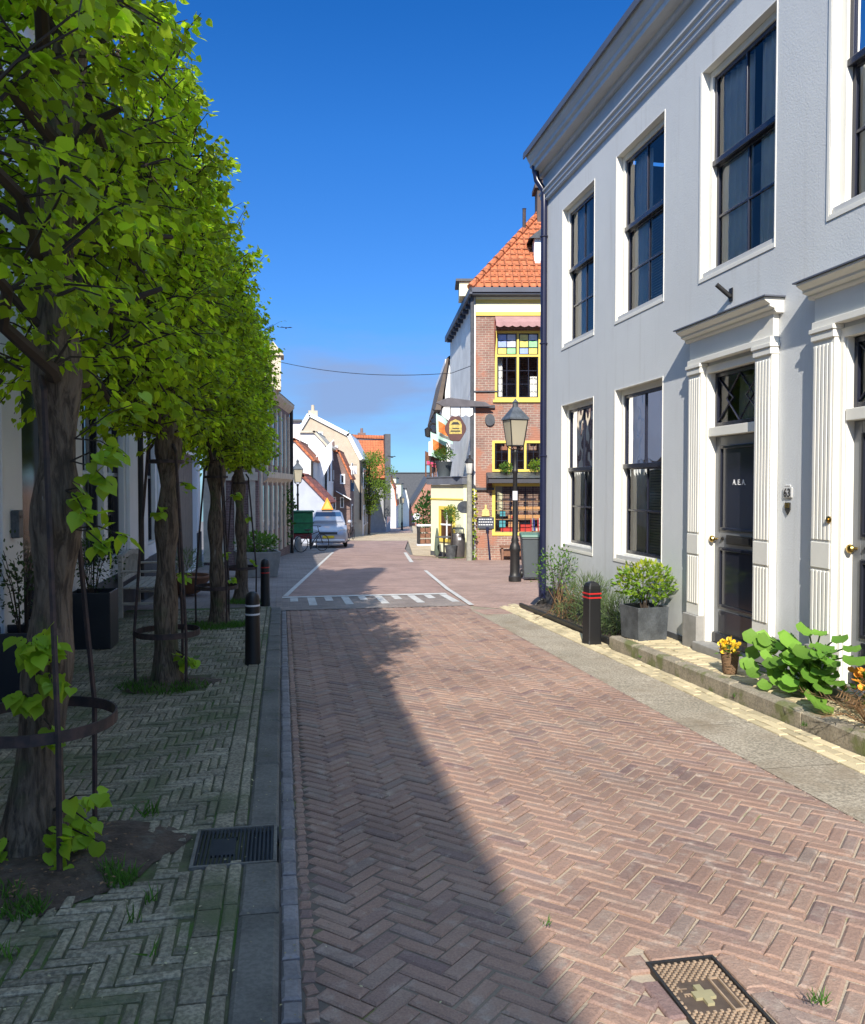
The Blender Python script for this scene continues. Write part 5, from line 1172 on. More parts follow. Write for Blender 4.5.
mb.box(.66,3.1,.2,.6,.88,.92); obj('shelf', mb, mat('shelf_wood',(.45,.28,.16),.7), wC)
rg = random.Random(4)
for nm, col, lst in (('goods', (.62,.05,.04), [(.85,.92,.5,.14),(1.5,.92,.35,.22),(2.3,.92,.5,.18),(1.2,1.325,.2,.1)]), ('goods', (.10,.45,.55), [(.8,1.05,.2,.22),(.82,1.42,.18,.2)]), ('goods', (.65,.36,.15), [(1.1,1.34,1.8,.12),(1.2,1.64,1.0,.09),(2.3,1.64,.6,.12),(2.6,.93,.3,.3),(1.1,.93,.35,.3)]), ('goods',(.75,.72,.68),[(2.0,.93,.3,.12),(1.5,1.94,.5,.07),(.9,1.94,.4,.06)])):
    mb = MB()
    for x,z,wd,hh in lst: mb.box(x,x+wd,.27+rg.uniform(0,.05),.45,z,z+hh)
    obj(nm, mb, mat('goods_colour',col,.7,var=.2,scale=10), wC)
for k,(x) in enumerate((1.82,2.05)):
    for j,col in enumerate(((.6,.03,.04),(.78,.78,.78),(.04,.07,.4))):
        mb = MB(); mb.quad((x+.05*j,.23,.94),(x+.05*j+.05,.23,.94),(x+.05*j+.02,.23,1.36),(x+.05*j-.0,.23,1.36)); obj('striped_flag', mb, mat('flag_stripe',col,.8), wC)
wD = yframe(PB, 4.2,6.0,.8,2.5,2,1.9); wE = yframe(PB,4.2,5.8,5.2,7.4,2,6.6)
mb = MB(); mb.prism([(-.06,2.80),(-.62,2.62),(-.62,2.50),(-.06,2.56)], lambda p,k:(k,p[0],p[1]), .38, 3.4)
mb.prism([(-.02,2.84),(-.5,2.5),(-.42,2.45),(-.02,2.2)], lambda p,k:(k,p[0],p[1]), .34, .379); obj('canopy', mb, mat('canopy_dark',(.045,.045,.055),.6,var=.2), PB, bev=.01)
mb = MB(); mb.add([(.36,-.64,2.66),(3.4,-.64,2.66),(3.4,-.02,2.85),(.36,-.02,2.85)],[(0,1,2,3)]); obj('lead_cover', mb, M['zinc'], PB)
for i,(x,r_) in enumerate(((.95,.2),(1.95,.26),(2.75,.2))):
    w0 = PB.matrix_world; p = Matrix.Translation((6.2,26.3,gz(26.3))) @ Matrix.Rotation(R(-10.3),4,'Z') @ Vector((x,-.35,2.75))
    shrub('ledge_plant', ['low green plant on the lead ledge at the left of the yellow windows','round yellow-green plant on the lead ledge just right of the lantern post','small green plant on the lead ledge close to the navy drainpipe'][i], p.x, p.y, r_, r_*2.0, 320, M['shrubyel'] if i==1 else M['shrubgreen'], 60+i, size=(.05,.09), base=p.z+.0, group='plants on the pub ledge', cat='plant')
# awning over the upper window
AW = mb = MB(); mb.prism([(-.04,7.88),(-.10,7.86),(-.5,7.62),(-.5,7.58),(-.04,7.82)], lambda p,k:(k,p[0],p[1]), .62, 3.2)
n=40; vs=[]
for i in range(n+1):
    x=.62+2.58*i/n; vs += [(x,-.505,7.62),(x,-.505,7.50-.05*abs(math.sin(i*math.pi/4)))]
mb.add(vs,[(2*i,2*i+2,2*i+3,2*i+1) for i in range(n)]); 
aw = obj('awning', mb, mat('faded_red_awning',(.42,.24,.23),.9,var=.2), PB)
mb = MB(); mb.quad((.60,-.04,7.84),(.60,-.5,7.62),(.60,-.5,7.46),(.60,-.04,6.4)); obj('side_flap', mb, M['redpaint'], aw)
# leaning sign, crest, bench, wall pipes
mb = MB(); mb.box(0,.6,-.12,-.06,2.28,2.36); mb.tube([(.02,-.08,2.32),(-.1,-.1,2.5)],.03,6); mb.box(.0,.62,-.10,-.05,4.93,5.02); mb.box(-.05,.72,-.06,-.004,5.45,5.49); obj('wall_bracket', mb, M['stonedark'], PB)
mb = MB(); mb.lathe(0,0,[(.16,0),(.16,.03)],18); mb.v=[(.46+x,-.05-z,4.55+y_*1.2) for x,y_,z in mb.v]; obj('round_plaque', mb, M['stonedark'], PB)
BS = thing('blackboard_sign', 'wide blackboard sign with chalk writing hung on the pub brick wall', 'sign', (6.2,26.3,gz(26.3)), R(-10.3))
mb = MB(); mb.box(.06,.60,-.07,-.03,1.02,1.40); obj('board', mb, mat('slate_board',(.05,.06,.08),.6), BS, bev=.01)
mb = MB(); rg=random.Random(2)
for r_ in range(3):
    x=.10
    while x<.54:
        l=rg.uniform(.03,.07); mb.box(x,x+l,-.075,-.071,1.32-r_*.09,1.345-r_*.09); x+=l+.02
obj('chalk_writing', mb, M['white'], BS)
CR = thing('gilt_crest', 'small gold crest ornament on the wall above the blackboard sign', 'ornament', (6.2,26.3,gz(26.3)), R(-10.3))
mb = MB(); mb.prism([(.20,1.43),(.46,1.43),(.44,1.62),(.36,1.68),(.36,1.80),(.30,1.80),(.30,1.68),(.22,1.62)], lambda p,k:(p[0],k,p[1]), -.06,-.004); obj('crest', mb, mat('gilt',(.75,.55,.20),.5,var=.3,scale=20), CR, bev=.01)
ST = thing('leaning_post', 'dark post leaning on the pub wall below the blackboard sign', 'post', (6.2,26.3,gz(26.3)), R(-10.3))
mb = MB(); mb.tube([(.46,-.25,.0),(.38,-.12,1.0)],[.035,.022],8); mb.box(.33,.43,-.14,-.10,.95,1.08); obj('pole', mb, M['pipe'], ST)
PBn = thing('wooden_bench', 'low brown wooden bench under the pub shop window', 'bench', (7.2,25.72,gz(25.7)+.02), R(-10.3))
mb = MB(); mb.box(-.32,.55,-.2,.2,.40,.45); obj('seat', mb, M['woodbrown'], PBn)
for xx in (-.25,.45):
    mb = MB(); mb.prism([(-.18,0),(.18,0),(.13,.40),(-.13,.40)], lambda p,k:(k,p[0],p[1]), xx-.03, xx+.03); obj('leg', mb, M['woodbrown'], PBn)
mb = MB(); mb.box(-.22,.42,-.03,.0,.12,.30); obj('rail', mb, M['woodbrown'], PBn)

# hanging tavern sign with its iron arm, wooden post and post lantern at the pub corner
def onpub(x, y, z): return Matrix.Translation((6.2,26.3,gz(26.3))) @ Matrix.Rotation(R(-10.3),4,'Z') @ Vector((x,y,z))
HS = thing('tavern_sign', 'hanging tavern sign with gold lettering panel on a dark beam at the pub corner', 'sign', (6.2,26.3,gz(26.3)), R(-10.3))
mb = MB(); mb.prism([(-1.05,4.95),(.55,4.95),(.3,5.1),(-.9,5.25),(-1.3,5.08)], lambda p,k:(p[0],k,p[1]), -.30, -.20); obj('beam', mb, mat('grey_beam',(.12,.11,.12),.8,var=.3), HS, bev=.02)
mb = MB(); mb.prism([(-.66+.32*math.cos(a)*(1+.08*math.cos(4*a)), 4.25+.42*math.sin(a)*(1+.06*math.cos(6*a))) for a in [i*math.pi/12 for i in range(24)]], lambda p,k:(p[0],k,p[1]), -.29, -.22); obj('shield', mb, mat('dark_brown_sign',(.09,.03,.025),.6), HS, bev=.01)
mb = MB(); mb.prism([(-.86,4.08),(-.46,4.08),(-.46,4.38),(-.50,4.48),(-.66,4.55),(-.82,4.48),(-.86,4.38)], lambda p,k:(p[0],k,p[1]), -.30,-.292); obj('gold_panel', mb, mat('dull_gold',(.55,.42,.10),.5,var=.4,scale=14), HS)
mb = MB(); mb.box(-.82,-.50,-.306,-.302,4.15,4.19); mb.prism([(-.8,4.38),(-.52,4.38),(-.58,4.46),(-.74,4.46)], lambda p,k:(p[0],k,p[1]), -.306,-.302); mb.box(-.76,-.54,-.306,-.302,4.24,4.27); obj('sign_lettering', mb, M['iron'], HS)
mb = MB(); mb.tube([(-.5,-.25,4.66),(-.5,-.25,4.96)],.012,6); mb.tube([(-.82,-.25,4.66),(-.82,-.25,4.96)],.012,6); obj('hanger', mb, M['iron'], HS)
mb = MB(); vs=[]; n=12
for i in range(n+1):
    x=-1.0+.9*i/n; vs+=[(x,-.22,4.93),(x,-.22,4.70-.06*abs(math.sin(i*math.pi/3)))]
mb.add(vs,[(2*i,2*i+2,2*i+3,2*i+1) for i in range(n)]); obj('scalloped_cloth', mb, M['curtain'], HS)
p = onpub(-.22,-.5,0); WP = thing('wooden_post', 'weathered wooden post with small lantern at the pub corner, right of the litter bin', 'post', (p.x,p.y,gz(p.y)))
mb = MB(); mb.tube([(0,0,0),(0,0,2.75)],[.10,.085],10); obj('post', mb, mat('grey_wood',(.30,.29,.24),.9,var=.3,scale=8), WP, smooth=True)
mb = MB(); mb.lathe(0,0,[(.05,2.76),(.09,2.80),(.13,3.12),(.12,3.14)],6); obj('lantern', mb, mat('lantern_pane',(.6,.6,.55),.3), WP)
mb = MB(); mb.lathe(0,0,[(.17,3.14),(.09,3.26),(.03,3.30),(.03,3.38)],6); obj('lantern_cap', mb, M['iron'], WP)
p = onpub(-.12,-.12,0); DP = thing('downpipe', 'dark rain pipe down the left corner of the brick pub', 'drainpipe', (p.x,p.y,gz(p.y)))
mb = MB(); mb.tube([(0,0,0),(0,0,8.5)],.06,8); obj('pipe', mb, M['stonedark'], DP, smooth=True)
p = onpub(-.36,-.45,0); OV = thing('oval_wall_sign', 'grey oval sign seen edge-on left of the wooden post', 'sign', (p.x,p.y,gz(p.y)+1.72), R(25))
mb = MB(); mb.prism([(.30*math.cos(i*math.pi/10),.20*math.sin(i*math.pi/10)) for i in range(20)], lambda p,k:(p[0],k,p[1]), -.02,.02); obj('disc', mb, M['zinc'], OV)
p = onpub(-.10,-.32,0); VN = thing('climbing_vine', 'yellowing vine climbing the post at the pub corner', 'plant', (p.x,p.y,gz(p.y))); rg=random.Random(8)
mb = MB(); mb.tube([(0,0,0),(.03,0,1.0),(-.02,0,2.2)],.02,6); obj('stem', mb, M['twig'], VN)
P_=[];T2_=[];N_=[];S_=[]
for _ in range(160): z=rg.uniform(.05,2.3); P_.append((rg.gauss(0,.06),rg.gauss(0,.06),z)); T2_.append((rg.gauss(0,1),rg.gauss(0,1),-.3)); N_.append((0,-1,.4)); S_.append(rg.uniform(.04,.09))
leaves('foliage', P_, T2_, N_, S_, 'heart', M['shrubyel'], VN, world=False)

# yellow annexe with flat roof terrace
AX = thing('yellow_annexe', 'low pale yellow annexe with grey flat roof, left of the brick pub', 'annexe', (5.95, 27.7, gz(27.7)), 0)
A_, B_ = Vector((6.15,27.9)), Vector((5.36,29.8)); d_ = (B_-A_).normalized()
def ann(s, out, z):   # s along the wall from near corner, out towards the street
    p = A_+d_*s; n_ = Vector((-d_.y, d_.x)); return (p.x+n_.x*out, p.y+n_.y*out, z)
def annbox(mb, s0, s1, o0, o1, z0, z1):
    mb.add([ann(s0,o0,z0),ann(s1,o0,z0),ann(s1,o1,z0),ann(s0,o1,z0),ann(s0,o0,z1),ann(s1,o0,z1),ann(s1,o1,z1),ann(s0,o1,z1)], [(3,2,1,0),(4,5,6,7),(0,1,5,4),(1,2,6,5),(2,3,7,6),(3,0,4,7)])
L_ = (B_-A_).length
mb = MB(); annbox(mb, 0, L_, -2.6, 0, -1.3, 1.68); annbox(mb, .25, .27, .0, .0, 0, 0); obj('wall', mb, M['paleyel'], AX, world=True)
mb = MB(); annbox(mb, -.15, L_+.1, -2.65, .14, 1.69, 1.93); annbox(mb,-.17,L_+.12,-2.67,.17,1.93,1.97); obj('flat_roof', mb, mat('grey_fascia',(.14,.15,.18),.6,var=.2), AX, world=True, bev=.01)
mb = MB(); annbox(mb, 0, L_+.01, .002, .03, .95, 1.02); mb2=MB(); annbox(mb2, 0,L_+.01,.002,.04,1.08,1.12)
mb = MB(); annbox(mb, .0, L_+.01, .002, .03, 1.15, 1.20)
for a,b,c,d in ((.50,.60,-.35,.92),(1.36,1.46,-.35,.92),(.60,1.36,.80,.92),(.60,1.36,-.35,-.23)): annbox(mb,a,b,.002,.06,c,d)
obj('yellow_trim', mb, M['yellow'], AX, world=True)
mb = MB(); annbox(mb,.60,1.36,.002,.02,-.23,.80); wn = obj('window', mb, mat('dark_window',(.10,.05,.03),.1), AX, world=True)
mb = MB(); annbox(mb,.95,1.01,.021,.04,-.23,.80); annbox(mb,.60,1.36,.021,.038,.24,.30); obj('glazing_bar', mb, M['white'], wn, world=True)
mb = MB(); annbox(mb,-.01,L_+.01,.002,.02,-1.2,-.72); obj('plinth', mb, M['stonedark'], AX, world=True)
# terrace furniture
zt = 1.975
def terr(px, Y): x, _ = PY(px, 470, Y); return x
x_ = terr(444, 29.4); PT = thing('bucket_planter', 'dark bucket planter on the annexe terrace', 'planter', (x_,29.4,zt))
mb = MB(); mb.lathe(0,0,[(.22,0),(.30,.52),(.32,.54),(.28,.54),(.26,.46)],16); obj('bucket', mb, M['greyplastic'], PT, smooth=True)
shrub('round_shrub', 'bright green round shrub in the bucket planter on the terrace', x_, 29.4, .36, .62, 700, M['shrubgreen'], 71, size=(.05,.09), base=zt+.45)
x_ = terr(435.5, 30.2); EZ = thing('easel_board', 'white notice board on a stand at the street end of the terrace', 'sign', (x_,30.2,zt))
mb = MB(); mb.box(-.26,.26,-.02,.02,.78,1.3); obj('panel', mb, M['white'], EZ)
mb = MB(); mb.tube([(-.2,0,0),(-.2,0,.8)],.02,6); mb.tube([(.2,0,0),(.2,0,.8)],.02,6); obj('stand', mb, M['iron'], EZ)
for k,(px_,Y_,lb) in enumerate(((440,30.2,'brown wooden terrace chair behind the bucket planter'),(432.5,30.3,'brown wooden terrace chair by the white notice board'))):
    x_=terr(px_,Y_); CH=thing('terrace_chair', lb, 'chair', (x_,Y_,zt), .4*k, 'chairs on the terrace')
    mb=MB(); mb.box(-.2,.2,-.2,.2,.43,.46); obj('seat',mb,M['woodbrown'],CH)
    for a in (-.18,.18):
        for b in (-.18,.18): mb=MB(); mb.box(a-.02,a+.02,b-.02,b+.02,0,.43 if b<0 else .95); obj('leg',mb,M['woodbrown'],CH)
    mb=MB(); mb.box(-.16,.16,.17,.19,.6,.92); obj('backrest',mb,M['woodbrown'],CH)
# banners on poles leaning out
M['bnpale'] = mat('banner_pale', (.45,.66,.58), .8, var=.2, scale=5); M['bnor'] = mat('banner_orange', (.80,.22,.05), .8, var=.4, scale=9); M['bngrey']=mat('banner_grey',(.16,.16,.15),.8,var=.4,scale=8)
for k,(px0,py0,px1,py1,Y_,lb) in enumerate(((432.5,409,452,424,28.9,'upper pale green banner with an orange picture, on a slanting pole by the tavern sign'),(427,428,446,441,29.6,'lower pale banner with an orange picture, at the outer end of the terrace'))):
    a=PY(px0,py0,Y_); b=PY(px1,py1,Y_); BN_=thing('banner', lb, 'banner', (b[0],Y_,b[1]), 0, 'picture banners over the terrace'); ax,az=a[0]-b[0],a[1]-b[1]
    mb=MB(); mb.tube([(0,0,0),(ax,0,az)],.018,6); mb.tube([(0,0,0),(.35,.6,-.4)],.02,6); obj('pole',mb,M['iron'],BN_)
    n=8; 
    def cloth(mb,u0,u1,v0,v1,off=0):
        vs=[]
        for i in range(n+1):
            for j in range(n+1):
                u=u0+(u1-u0)*i/n; v=v0+(v1-v0)*j/n; top_=.95-.0*u
                vs.append((ax*(1-u)*.98+.02, off+.05*math.sin(u*9+v*3), az*(1-u)*.98-v*(.95-.25*u)-.02))
        mb.add(vs,[(i*(n+1)+j,(i+1)*(n+1)+j,(i+1)*(n+1)+j+1,i*(n+1)+j+1) for i in range(n) for j in range(n)])
    mb=MB(); cloth(mb,.15,1,0,1); c=obj('cloth',mb,M['bnpale'],BN_,smooth=True)
    mb=MB(); cloth(mb,.25,.95,.28,.72,-.012); obj('orange_picture',mb,M['bnor'],c,smooth=True)
    mb=MB(); cloth(mb,.3,.9,.74,.86,-.012); obj('dark_band',mb,M['bngrey'],c,smooth=True)
x_,z_=PY(428,462,33); FL=thing('pink_flag','small pink-red flag sticking out over the street beyond the terrace','flag',(x_+.3,33,z_))
mb=MB(); mb.tube([(.3,0,-.15),(-.35,0,.05)],.015,6); obj('pole',mb,M['iron'],FL)
mb=MB(); mb.add([(-.35,-.02,.05),(.0,-.02,-.05),(.0,-.03,-.22),(-.35,-.03,-.12)],[(0,1,2,3)]); obj('cloth',mb,mat('pink_cloth',(.65,.05,.15),.8),FL)
# ground-level things by the annexe
x_,y_=G(451,559); TP=thing('topiary_pot','zinc pot in front of the yellow annexe window','planter',(x_,y_,gz(y_)+.02))
mb=MB(); mb.lathe(0,0,[(.15,0),(.21,.42),(.22,.44),(.18,.44)],14); obj('pot',mb,M['zinc'],TP,smooth=True)
TT=thing('ball_topiary','clipped green ball tree on a thin stem in front of the yellow window','tree',(x_,y_,gz(y_)+.42)); rg=random.Random(5)
mb=MB(); mb.tube([(0,0,0),(.02,0,.45),(0,0,.9)],.022,7); obj('trunk',mb,M['twig'],TT)
leaves('crown',*bush_pts(rg,900,(0,0,1.08),(.27,.27,.30),size=(.04,.07),skin=.3),'oval',M['shrubgreen'],TT,world=False)
x_,y_=G(437,557.5); CN=thing('folded_parasol','closed grey-green parasol standing in front of the yellow annexe','parasol',(x_,y_,gz(y_)+.02))
mb=MB(); mb.lathe(0,0,[(.04,.02),(.10,.15),(.08,.6),(.03,.98),(.01,1.02)],10); obj('cover',mb,mat('parasol_cloth',(.10,.13,.10),.9),CN,smooth=True)
x_,y_=G(444,558.5); TC=thing('cafe_table','small grey cafe table with pots beside the litter bin','table',(x_,y_,gz(y_)+.02))
mb=MB(); mb.lathe(0,0,[(.30,.70),(.30,.73)],18); obj('table_top',mb,M['zinc'],TC)
mb=MB(); mb.tube([(0,0,0),(0,0,.7)],.03,8); mb.lathe(0,0,[(.2,0),(.2,.02)],12); obj('leg',mb,M['iron'],TC)
x_,y_=G(426,546); RK=thing('display_rack','white and dark display rack on the cream pavement left of the annexe','rack',(x_,y_,gz(y_)+.03))
for z_ in (.95,.0):
    mb=MB(); mb.box(-.45,.55,-.2,.2,z_,z_+.07); obj('shelf',mb,M['white'],RK)
for xx in (-.42,.42):
    mb=MB(); mb.box(xx,xx+.1,-.18,.18,.09,.94); obj('side_panel',mb,M['iron'],RK)
mb=MB()
for q in range(3):
    for r_ in range(3): mb.box(-.3+q*.26,-.08+q*.26,-.15,.15,.1+r_*.28,.3+r_*.28)
obj('goods',mb,M['woodbrown'],RK)
hx_,hz_ = 0,0

# ------------------------------------------------------------------ generic far houses, built as solids with their own depth
M['beige'] = mat('beige_render', (.50,.42,.32), .9, var=.12); M['offwhite'] = mat('off_white_render', (.66,.66,.66), .85, var=.08)
M['brickred'] = brickmat('red_brick_far', (.45,.19,.12), (.38,.15,.10), (.40,.30,.24), .21,.075,.008,'wall')
M['brickpurple'] = brickmat('purple_brick_far', (.22,.14,.13), (.17,.11,.10), (.28,.22,.19), .21,.075,.008,'wall')
M['stonetrim'] = mat('sandstone_trim', (.60,.52,.40), .8, var=.2, scale=4)
M['farglass'] = mat('far_window_glass', (.03,.035,.045), .08, var=.1)
def gable_house(name, label, Y, px, depth, skew, wallm, roofm, wins=(), sidewins=0, cat='house', verge=None, roofi=None, group=None, rth=.12):
    """px: outline of the wall that faces us (photo points on the plane y=Y); solid runs back by depth, leaning by skew"""
    pts = [PY(a, b, Y) for a, b in px]; gzb = gz(Y)-.4
    xs = [p[0] for p in pts]; T_ = thing(name, label, cat, (min(xs), Y, gz(Y)), 0, group)
    poly = [(min(xs), gzb-depth*.04), (max(xs), gzb-depth*.04)]+pts
    fn = lambda p, k: (p[0]-min(xs)+skew*k, k, p[1]-gz(Y))
    mb = MB(); mb.prism(poly, fn, 0, depth); wl = obj('wall', mb, wallm, T_)
    top_pts = pts
    if roofm:
        mb = MB(); segs = [(top_pts[i], top_pts[i+1]) for i in range(len(top_pts)-1)]
        for a, b in segs:
            if abs(a[0]-b[0]) < .25: continue
            d = Vector((b[0]-a[0], b[1]-a[1])).normalized(); nn = Vector((-d.y, d.x)); nn = nn if nn.y > 0 else -nn
            q = [(a[0]-d.x*.12, a[1]-d.y*.12), (b[0]+d.x*.12, b[1]+d.y*.12)]; q = [(p[0]+nn.x*.01, p[1]+nn.y*.01) for p in q]
            mb.prism([q[0], q[1], (q[1][0]+nn.x*rth, q[1][1]+nn.y*rth), (q[0][0]+nn.x*rth, q[0][1]+nn.y*rth)], fn, -.2, depth)
        obj('roof', mb, roofm, T_)
    for (a, b, c, d) in wins:
        p, q = PY(a, b, Y), PY(c, d, Y); x0, x1 = sorted((p[0]-min(xs), q[0]-min(xs))); z0, z1 = sorted((p[1]-gz(Y), q[1]-gz(Y)))
        mb = MB(); frame(mb, x0, x1, z0, z1, .07, -.05, -.003); w_ = obj('window', mb, M['white'], T_)
        mb = MB(); mb.box(x0+.07,x1-.07,-.03,-.003,z0+.07,z1-.07); obj('pane', mb, M['farglass'], w_)
    if sidewins:    # windows along the street-side wall (right side of the solid)
        xr = max(xs)-min(xs); nf, hz0 = sidewins
        for fl_ in range(nf):
            k = 1.2
            while k < depth-1.6:
                z0 = .7+fl_*2.9; mb = MB(); x = xr+skew*k
                mb.add([(x+.003,k,z0),(x+.003+skew*1.1,k+1.1,z0),(x+.003+skew*1.1,k+1.1,z0+1.6),(x+.003,k,z0+1.6),(x+.05,k,z0),(x+.05+skew*1.1,k+1.1,z0),(x+.05+skew*1.1,k+1.1,z0+1.6),(x+.05,k,z0+1.6)],[(3,2,1,0),(4,5,6,7),(0,1,5,4),(1,2,6,5),(2,3,7,6),(3,0,4,7)])
                w_ = obj('window', mb, M['white'], T_)
                mb = MB(); mb.add([(x+.055+skew*.1,k+.1,z0+.1),(x+.055+skew*1.,k+1.,z0+.1),(x+.055+skew*1.,k+1.,z0+1.5),(x+.055+skew*.1,k+.1,z0+1.5)],[(0,1,2,3)]); obj('pane', mb, M['farglass'], w_)
                k += 2.3
    return T_
# L2: brick house with sandstone strips
Y2 = 25.6
L2 = thing('brick_house', 'old brown brick house with pale stone window strips right behind the lime trees', 'house', (-2.3, Y2, gz(Y2)))
mb = MB(); H2 = 4.72-gz(Y2)
def l2(x, k): return (x+.13*k, k)
mb.prism([(0,-.9),(1.6,-.9),(1.6,H2),(0,H2)], lambda p,k:(p[0]+.13*k,k,p[1]), 0, 7.8); obj('wall', mb, M['brickpurple'], L2)
mb = MB()
for k in (0,.45,.9,1.32): mb.box(k,k+.2,-.06,-.003,.1,H2-.6)
mb.box(0,1.6,-.09,-.061,2.55,2.8)
for j in range(7):
    k=.25+j*1.15; x=1.6+.13*k; mb.add([(x+.003,k,.1),(x+.06,k,.1),(x+.06+.13*.28,k+.28,.1),(x+.003+.13*.28,k+.28,.1),(x+.003,k,H2-.4),(x+.06,k,H2-.4),(x+.06+.13*.28,k+.28,H2-.4),(x+.003+.13*.28,k+.28,H2-.4)],[(3,2,1,0),(4,5,6,7),(0,1,5,4),(1,2,6,5),(2,3,7,6),(3,0,4,7)])
obj('stone_strip', mb, M['stonetrim'], L2)
for j in range(6):
    k=.68+j*1.15; x=1.6+.13*k
    for z0,z1 in ((.9,2.4),(3.1,4.9)):
        mb = MB(); mb.add([(x+.01,k,z0),(x+.01+.13*.65,k+.65,z0),(x+.01+.13*.65,k+.65,z1),(x+.01,k,z1)],[(0,1,2,3)]); w_=obj('window', mb, M['farglass'], L2)
mb = MB(); mb.prism([(1.58,H2-.25),(1.7,H2-.12),(1.78,H2),(1.78,H2+.12),(1.4,H2+.12),(1.4,H2-.25)], lambda p,k:(p[0]+.13*k,k,p[1]), -.2, 7.95); mb.prism([(1.605,2.5),(1.75,2.65),(1.75,2.85),(1.605,2.85)], lambda p,k:(p[0]+.13*k,k,p[1]), 1, 7.75); obj('eaves', mb, M['stonetrim'], L2)
zr = H2+.122; S_l = lambda x, k, z: (x+.13*k, k, z)
mb = MB(); mb.add([S_l(1.8,-.25,zr),S_l(1.8,8.0,zr),S_l(-1.5,8.0,zr),S_l(-1.5,-.25,zr),S_l(.2,-.25,H2+1.35),S_l(.2,5.0,H2+1.35)], [(0,1,5,4),(1,2,5),(2,3,4,5),(3,0,4),(3,2,1,0)]); r2=obj('roof', mb, M['slate'], L2)
mb = MB(); mb.box(1.75,2.3,2.6,3.3,H2+.12,H2+1.25); mb.prism([(1.65,H2+1.25),(2.4,H2+1.25),(2.05,H2+1.7)], lambda p,k:(p[0],k,p[1]), 2.5, 3.6); obj('dormer', mb, M['stonetrim'], r2)
p=(-2.3+1.6+.13*7.8+.08, Y2+7.85); DP=thing('downpipe','black rain pipe at the far corner of the brown brick house','drainpipe',(p[0],p[1],gz(p[1])))
mb=MB(); mb.tube([(0,0,0),(0,0,5.9)],.07,8); obj('pipe',mb,M['iron'],DP,smooth=True)
# houses along the left side, nearest first
gable_house('lean_to', 'low white side wall, coloured bluish for shade, with a dark red sloping verge behind the car', 43.5, [(327,503),(302,477),(286,472)], 3.5, .15, mat('shaded_white_render',(.42,.45,.52),.9,var=.1), M['tiled'], rth=.16)  # white wall whose shade is put into the bluish base colour
gable_house('white_cottage', 'small white cottage with orange tiles just beyond the brown brick house', 46, [(312,460),(294,441),(282,441)], 5, .14, M['offwhite'], M['tile'])
gable_house('white_gutter_house', 'tall white house with a cream box gutter and a small window', 52, [(326,446),(314,433),(301,433)], 6, .15, M['white'], M['stonetrim'], wins=((312,483,320,489),), sidewins=(2,0))
CHM=gable_house('white_chimney', 'square white chimney stack rising left of the cream gutter', 47.5, [(300,422),(293,422)], .8, 0, M['white'], M['slate'], cat='chimney')
gable_house('dark_brick_house', 'purple-brown brick house with orange dormer roof below the beige gambrel', 57, [(350,478),(338,452),(327,452)], 4, .15, M['brickpurple'], M['tile'], wins=((331,497,336,510),(340,497,344,508)), sidewins=(2,0))
GB=gable_house('gambrel_house', 'big beige house whose gambrel gable has a bright white verge', 63, [(362,487),(359,459),(347,436),(310,417),(296,440)], 9, .16, M['beige'], M['white'], sidewins=(2,0), rth=.28)
gable_house('orange_roof_house', 'grey house under a broad orange tiled roof behind the street tree', 76, [(386,480),(384,439),(352,438),(345,470)], 10, .17, mat('grey_render',(.33,.34,.37),.9,var=.15), M['tile'], sidewins=(3,0), rth=.3)
# tiled slope facing us on the orange-roofed house
x0,z0=PY(347,478,75.6); x1,z1=PY(384,478,75.6); za=PY(384,440,75.6)[1]
mb=MB(); T_=thing('tiled_roof_slope','broad orange roof slope facing the camera beside the street tree','roof',(x0,75.6,z0)); mb.add([(0,-.8,0),(x1-x0,-.8,0),(x1-x0,.35,za-z0),(.3,.35,za-z0),(0,-.6,-.15),(x1-x0,-.6,-.15)],[(0,1,2,3),(0,4,5,1)]); obj('tiles',mb,M['tile'],T_)
mb=MB(); mb.box(x1-x0,x1-x0+.5,-.9,.5,-3.5,za-z0+.5); obj('fire_wall',mb,M['slate'],T_)
gable_house('far_white_house', 'narrow white house near the end of the left row with orange verge', 105, [(396,505),(394,489),(388,476),(384,476)], 10, .17, M['offwhite'], M['tile'], sidewins=(2,0))
gable_house('far_cream_house', 'cream house with flat top beyond the narrow white house', 118, [(401,484),(396,484),(396,478),(388,478)], 12, .17, M['paleyel'], M['slate'])
gable_house('far_grey_house', 'far small white gabled house next to the slate roof', 130, [(409,502),(406,489),(400,489)], 14, .15, M['white'], M['slate'])
gable_house('slate_roof_hall', 'long building with a wide dark slate roof closing the end of the street', 165, [(430,473),(392,473),(384,515)], 14, .0, M['slate'], M['slate'])
gable_house('red_brick_gable_house', 'red brick house with half-gable at the end of the street beside the annexe', 140, [(444,480),(430,476),(408,512)], 14, .1, M['brickred'], M['slate'], wins=((412,516,415,523),))
# right row beyond the pub
RH=thing('white_balcony_house','tall white timbered house with dark gable behind the terrace, left of the pub','house',(6.75,35.2,gz(35.2)))
mb=MB(); mb.prism([(0,-.8),(4,-.8),(4,8.5),(.2,8.2),(.2,6.2),(0,6.0)], lambda p,k:(p[0]+.14*k,k,p[1]), 0, 9); obj('wall',mb,M['white'],RH)
mb=MB(); mb.prism([(-.25,6.0),(.25,8.2),(2.2,9.6),(4.2,9.2),(4.2,8.52),(.35,8.3),(.0,6.0)], lambda p,k:(p[0]+.14*k,k,p[1]), -.3, 9); obj('roof',mb,mat('brown_roof',(.14,.11,.09),.8,var=.3),RH)
for z in (3.4,5.2):
    for k in range(3): mb=MB(); mb.box(-.10+.14*(1+k*2.4),.02+.14*(1+k*2.4),1+k*2.4,1.9+k*2.4,z,z+1.0); obj('window_box',mb,M['iron'],RH)

